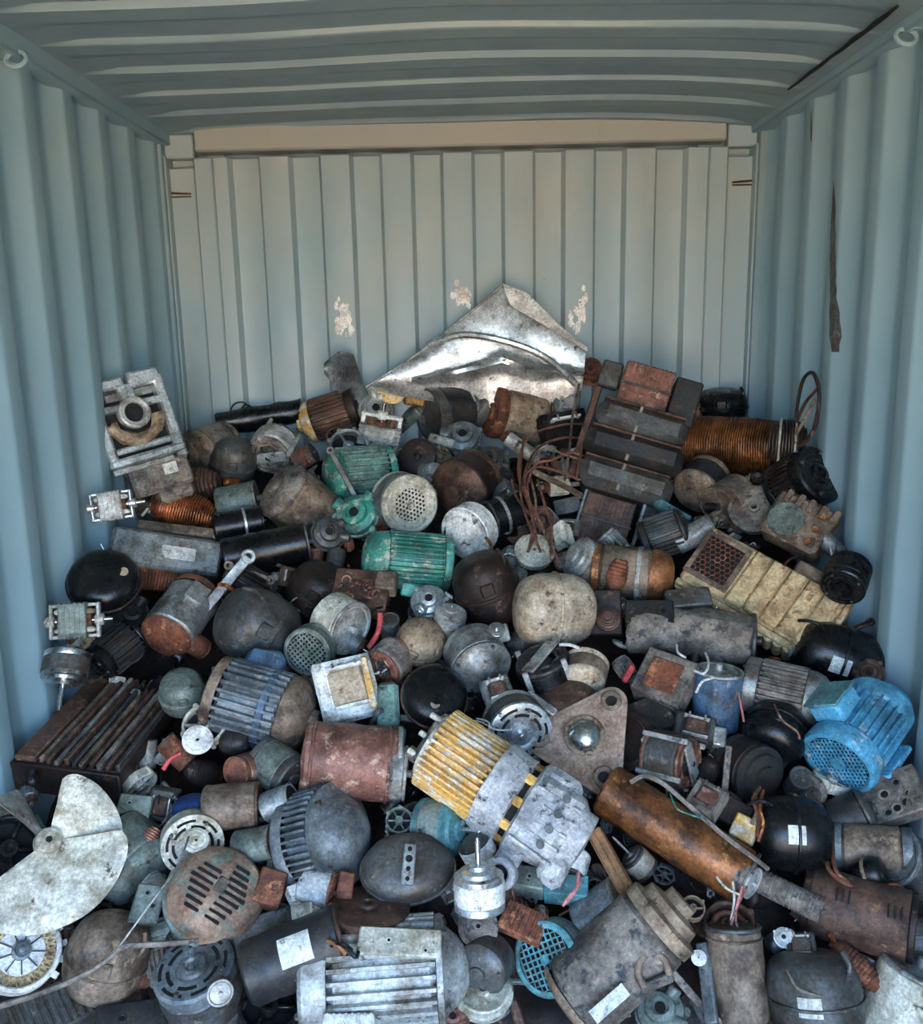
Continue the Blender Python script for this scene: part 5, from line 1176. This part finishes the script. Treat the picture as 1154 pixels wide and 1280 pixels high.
wires('bare_wire', 'wire', 'thin bare wire rising from armoured cable to the cream disc motor', [[(138, 1196, 100), (160, 1168, 100), (195, 1120, 110), (222, 1082, 110), (236, 1046, 90)]], r=1.3, mat='galv')
wires('grey_cable', 'cable', 'dirty pale cable lying along top of the long varnished cylinder', [[(788, 978, 76), (806, 970, 86), (830, 980, 92), (856, 1002, 92), (884, 1026, 94), (912, 1050, 94), (942, 1072, 84), (960, 1086, 70)]], r=3, mat='mud')
wires('green_lead', 'wire', 'thin green lead under the dirty pale cable', [[(838, 992, 80), (846, 1010, 86), (862, 1018, 88), (876, 1022, 88)]], r=1.1, mat='green')
wires('pink_leads', 'wire', 'pink twisted leads hanging over the small teal box', [[(722, 1092, 50), (724, 1106, 60), (712, 1120, 60), (704, 1132, 50)], [(724, 1090, 50), (720, 1112, 60), (708, 1128, 52)]], r=1.8, mat='pink')
wires('pink_leads', 'wire', 'red and white leads dangling from end of varnished cylinder', [[(916, 1102, 80), (918, 1124, 80), (914, 1150, 66)], [(928, 1108, 80), (922, 1130, 80), (914, 1156, 66)], [(934, 1108, 80), (920, 1140, 76), (924, 1166, 60)], [(896, 1096, 80), (908, 1110, 86), (924, 1118, 80)]], r=1.5, mat=['label', 'pink', 'redrust', 'cream'])
wires('red_leads', 'wire', 'thin reddish leads between dusty blue can and weathered ribbed motor', [[(922, 860, 50), (926, 880, 60), (930, 902, 60)], [(968, 880, 70), (978, 900, 78), (996, 914, 76), (1000, 924, 70)], [(905, 888, 60), (918, 876, 64), (924, 850, 50)]], r=1.3, mat=['pink', 'redrust', 'tan'])
wires('white_leads', 'wire', 'curled white leads over the square pump and dusty blue can', [[(868, 838, 70), (880, 842, 80), (886, 830, 76), (882, 816, 60)], [(870, 866, 66), (878, 852, 80), (890, 848, 76)], [(846, 806, 60), (848, 816, 66), (858, 822, 66)]], r=1.5, mat='label')
wires('red_white_leads', 'wire', 'red and white lead stub at upper left of the tan stub-shaft motor', [[(700, 806, 60), (712, 806, 68), (724, 810, 66)], [(724, 810, 66), (732, 812, 64), (738, 818, 58)]], r=2, mat=['label', 'red'])
wires('orange_strands', 'wire', 'orange frayed strands left of the big round black compressor', [[(950, 984, 60), (942, 1000, 70), (948, 1020, 74), (946, 1046, 64)], [(954, 988, 60), (950, 1010, 76), (954, 1030, 70), (948, 1052, 60)], [(944, 992, 60), (946, 1014, 72), (940, 1030, 70)]], r=2.4, mat=['rust', 'copper', 'tan'])
wires('orange_strands', 'wire', 'rusty strands curling around the dark shiny bulb at right', [[(1032, 1066, 50), (1036, 1086, 60), (1050, 1100, 66), (1072, 1112, 66)], [(1100, 1110, 60), (1120, 1106, 66), (1132, 1116, 60), (1118, 1124, 56)], [(1040, 1060, 50), (1046, 1090, 64), (1062, 1104, 66)]], r=2.6, mat=['rust', 'copper', 'rust'])
wires('red_strip', 'strip', 'red plastic strip at lower edge of the finned block', [[(204, 962, 50), (212, 950, 56), (226, 942, 56)]], r=3, mat='red')
wires('motor_leads', 'wire', 'thin pale leads running onto face of slotted silver motor', [[(556, 893, 60), (580, 900, 70), (600, 902, 76), (620, 912, 76), (640, 912, 70)], [(604, 930, 70), (612, 905, 78), (596, 898, 70)]], r=1.1, mat='label')
wires('tan_leads', 'wire', 'stub leads sprouting from end of the dark labelled cylinder', [[(410, 1176, 110), (424, 1184, 116), (432, 1192, 112)], [(414, 1182, 110), (428, 1180, 118), (440, 1188, 110)], [(436, 1186, 112), (444, 1196, 110), (448, 1190, 106)]], r=2.6, mat=['orange', 'black', 'black'])
wires('jumper_wire', 'wire', 'thin pale wire on front face of the labelled grey compressor', [[(984, 1212, 96), (996, 1234, 100), (1014, 1242, 100), (1030, 1246, 98)]], r=1.5, mat='mud')
wires('white_leads', 'wire', 'white frayed lead bundle beneath the pale cast end frame', [[(196, 600, 40), (192, 620, 46), (184, 636, 46), (178, 644, 40)], [(200, 604, 40), (196, 626, 44), (186, 640, 42)]], r=1.8, mat='cream')

# ------------------------------------------------------------------ small scrap filling the visible gaps
TOP = [(0, 1010), (60, 890), (100, 700), (180, 610), (240, 560), (330, 530), (460, 505), (700, 495), (860, 510), (985, 560), (1035, 640), (1070, 740), (1100, 860), (1154, 930)]
def ytop(x):
    for (a, ya), (b, yb) in zip(TOP, TOP[1:]):
        if a <= x <= b: return ya+(yb-ya)*(x-a)/(b-a)
    return 1000
def rotor_piece(o, r=16, mat='dgrey'):
    MB().cyl(r*.7, -r*.8, r*.8, 18, sub=4).fins(14, r*.68, r*.74, -r*.75, r*.75, 1.2).build('core', mat, o); MB().cyl(r*.2, -r*1.7, r*1.7, 10).build('shaft', 'galv', o); MB().cyl(r*.42, r*.8, r*1.25, 14).build('commutator', 'rust', o)
KINDS = [
 ('small_motor', 'motor', 'small motor', lambda o, r, m: motor(o, r=r*.8, L=r*1.9, body=m, end='dome', fins=0, shaft=4)),
 ('ribbed_motor', 'motor', 'ribbed little motor', lambda o, r, m: motor(o, r=r*.85, L=r*2.1, body=m, end='flat', fins=16, fh=2)),
 ('casting', 'casting', 'lumpy casting', lambda o, r, m: casting(o, r=r*1.1, mat=m, seedn=RNG.randint(1, 999))),
 ('rotor', 'rotor', 'shafted rotor', lambda o, r, m: rotor_piece(o, r, m)),
 ('bracket', 'bracket', 'bent bracket', lambda o, r, m: slab(o, w=r*1.9, h=r*1.2, d=r*.5, mat=m, holes=2, dent=3)),
 ('bell_ring', 'end bell', 'spoked end ring', lambda o, r, m: bell(o, r=r, d=r*.5, mat=m)),
 ('coil', 'coil', 'stray coil', lambda o, r, m: coil(o, r=r*.7, L=r*1.8, mat=m, n=12)),
 ('stator', 'stator', 'little stator', lambda o, r, m: stator(o, r=r*.85, L=r, core=m, ov=5)),
 ('small_transformer', 'transformer', 'lamination block', lambda o, r, m: transformer(o, r*1.6, r*1.4, r*1.1, core=m)),
 ('cover_disc', 'cover', 'round cover', lambda o, r, m: dish(o, r=r, d=r*.5, mat=m, rings=1)),
 ('shard', 'scrap metal', 'crumpled shard', lambda o, r, m: sheet(o, top=[(-r, r*.4), (-r*.2, r*.8), (r*.5, r*.5), (r, r*.7)], bot=[(-r*.8, -r*.5), (0, -r*.3), (r*.4, -r*.9), (r*.9, -r*.2)], zf=lambda x, y, u, v: r*.35*sin(u*7+r)+r*.2*cos(v*6), th=1.2, mat=m, nu=14, nv=8, part='shard')),
 ('bracket', 'bracket', 'ear bracket', lambda o, r, m: bar(o, L=r*2.2, w=r*.4, d=r*.25, mat=m)),
 ('wire_tangle', 'wire', 'wire tangle', lambda o, r, m: tangle(o, r, m)),
 ('capacitor', 'capacitor', 'stubby can', lambda o, r, m: can(o, r=r*.6, L=r*1.7, body=m)),
]
def tangle(o, r, m):
    rg = random.Random(int(r*1000))
    for k in range(5): MB().tube([(rg.uniform(-r, r), rg.uniform(-r, r), rg.uniform(-r*.3, r*.3)) for q in range(6)], rg.uniform(.9, 1.5), 6, 6).build('strand', ('wire', m, 'label', 'brown', 'char')[k], o)
CN = {'dgrey': 'dark grey', 'char': 'charcoal', 'black': 'black', 'brown': 'brown', 'dbrown': 'dark brown', 'rust': 'rusty', 'mud': 'mud-grey', 'grey': 'grey', 'bgrey': 'blue-grey', 'dtan': 'dull tan', 'ggrey': 'green-grey', 'galv': 'galvanised grey', 'cream': 'cream', 'redrust': 'brick-red', 'copper': 'copper', 'lgrey': 'pale grey', 'blue': 'blue'}
CW = ['dgrey']*6+['char']*3+['black']*3+['brown']*4+['dbrown']*3+['rust']*2+['mud']*6+['grey']*5+['bgrey']*2+['dtan']*4+['ggrey']*3+['galv']*5+['cream']*3+['redrust', 'copper', 'blue']+['lgrey']*4
DIRS = ['right of', 'above and right of', 'above', 'above and left of', 'left of', 'below and left of', 'below', 'below and right of']
used = set(); cnt = 0
cells = []
yy = 500
while yy < 1290:
    xx = 4+RNG.uniform(0, 12)
    while xx < 1154: cells.append((xx+RNG.uniform(-7, 7), yy+RNG.uniform(-7, 7))); xx += 24
    yy += 22
RNG.shuffle(cells)
for (x, y) in cells:
    if y < ytop(x)+8 or cnt > 400: continue
    gap = min(sqrt((x-a)**2+(y-b)**2)-f for a, b, f in FOOT)
    if gap < -16: continue
    r = min(24, max(10, gap*.8+RNG.uniform(11, 17)))
    k = RNG.randrange(len(KINDS)); nm, ct, wd, fn = KINDS[k]; mt = RNG.choice(CW)
    if nm == 'coil': mt = RNG.choice(['brown', 'rust', 'dbrown', 'copper'])
    lab = None
    for lx, ly, nk in sorted(LAND, key=lambda q: (q[0]-x)**2+(q[1]-y)**2)[:12]:
        dr = DIRS[int(round(math.degrees(atan2(ly-y, x-lx))/45)) % 8]
        t = 'small %s %s %s the %s' % (CN[mt], wd, dr, nk)
        if t not in used: lab = t; break
    if lab is None: continue
    used.add(lab); cnt += 1
    P(nm, ct, lab.replace('small small', 'small').replace('small ribbed little', 'small ribbed').replace('small little', 'little'), x, y, (lambda o, r=0, f=fn, q=r, m=mt: f(o, q, m)), ang=RNG.uniform(0, 360), tilt=RNG.uniform(-10, 75), roll=RNG.uniform(0, 360), lift=RNG.uniform(-12, 8), r=r, fp=r*.75)
# loose leads strewn over the heap
for k in range(60):
    x, y = RNG.uniform(120, 1080), RNG.uniform(600, 1230)
    if y < ytop(x)+30: continue
    a = RNG.uniform(0, 2*pi); n = 4; pts = []
    for q in range(n): pts.append((x, y, RNG.uniform(14, 30))); a += RNG.uniform(-.9, .9); x += 13*cos(a); y += 13*sin(a)
    lx, ly, nk = min(LAND, key=lambda q: (q[0]-x)**2+(q[1]-y)**2)
    mt = RNG.choice(['wire', 'black', 'label', 'mud', 'char'])
    lab = 'short loose %s lead %s the %s' % ({'wire': 'copper', 'black': 'black', 'label': 'white', 'mud': 'dusty', 'char': 'dark'}[mt], DIRS[int(round(math.degrees(atan2(ly-y, x-lx))/45)) % 8], nk)
    if lab in used: continue
    used.add(lab); wires('loose_wire', 'wire', lab, [pts], r=RNG.uniform(.9, 1.6), mat=mt)
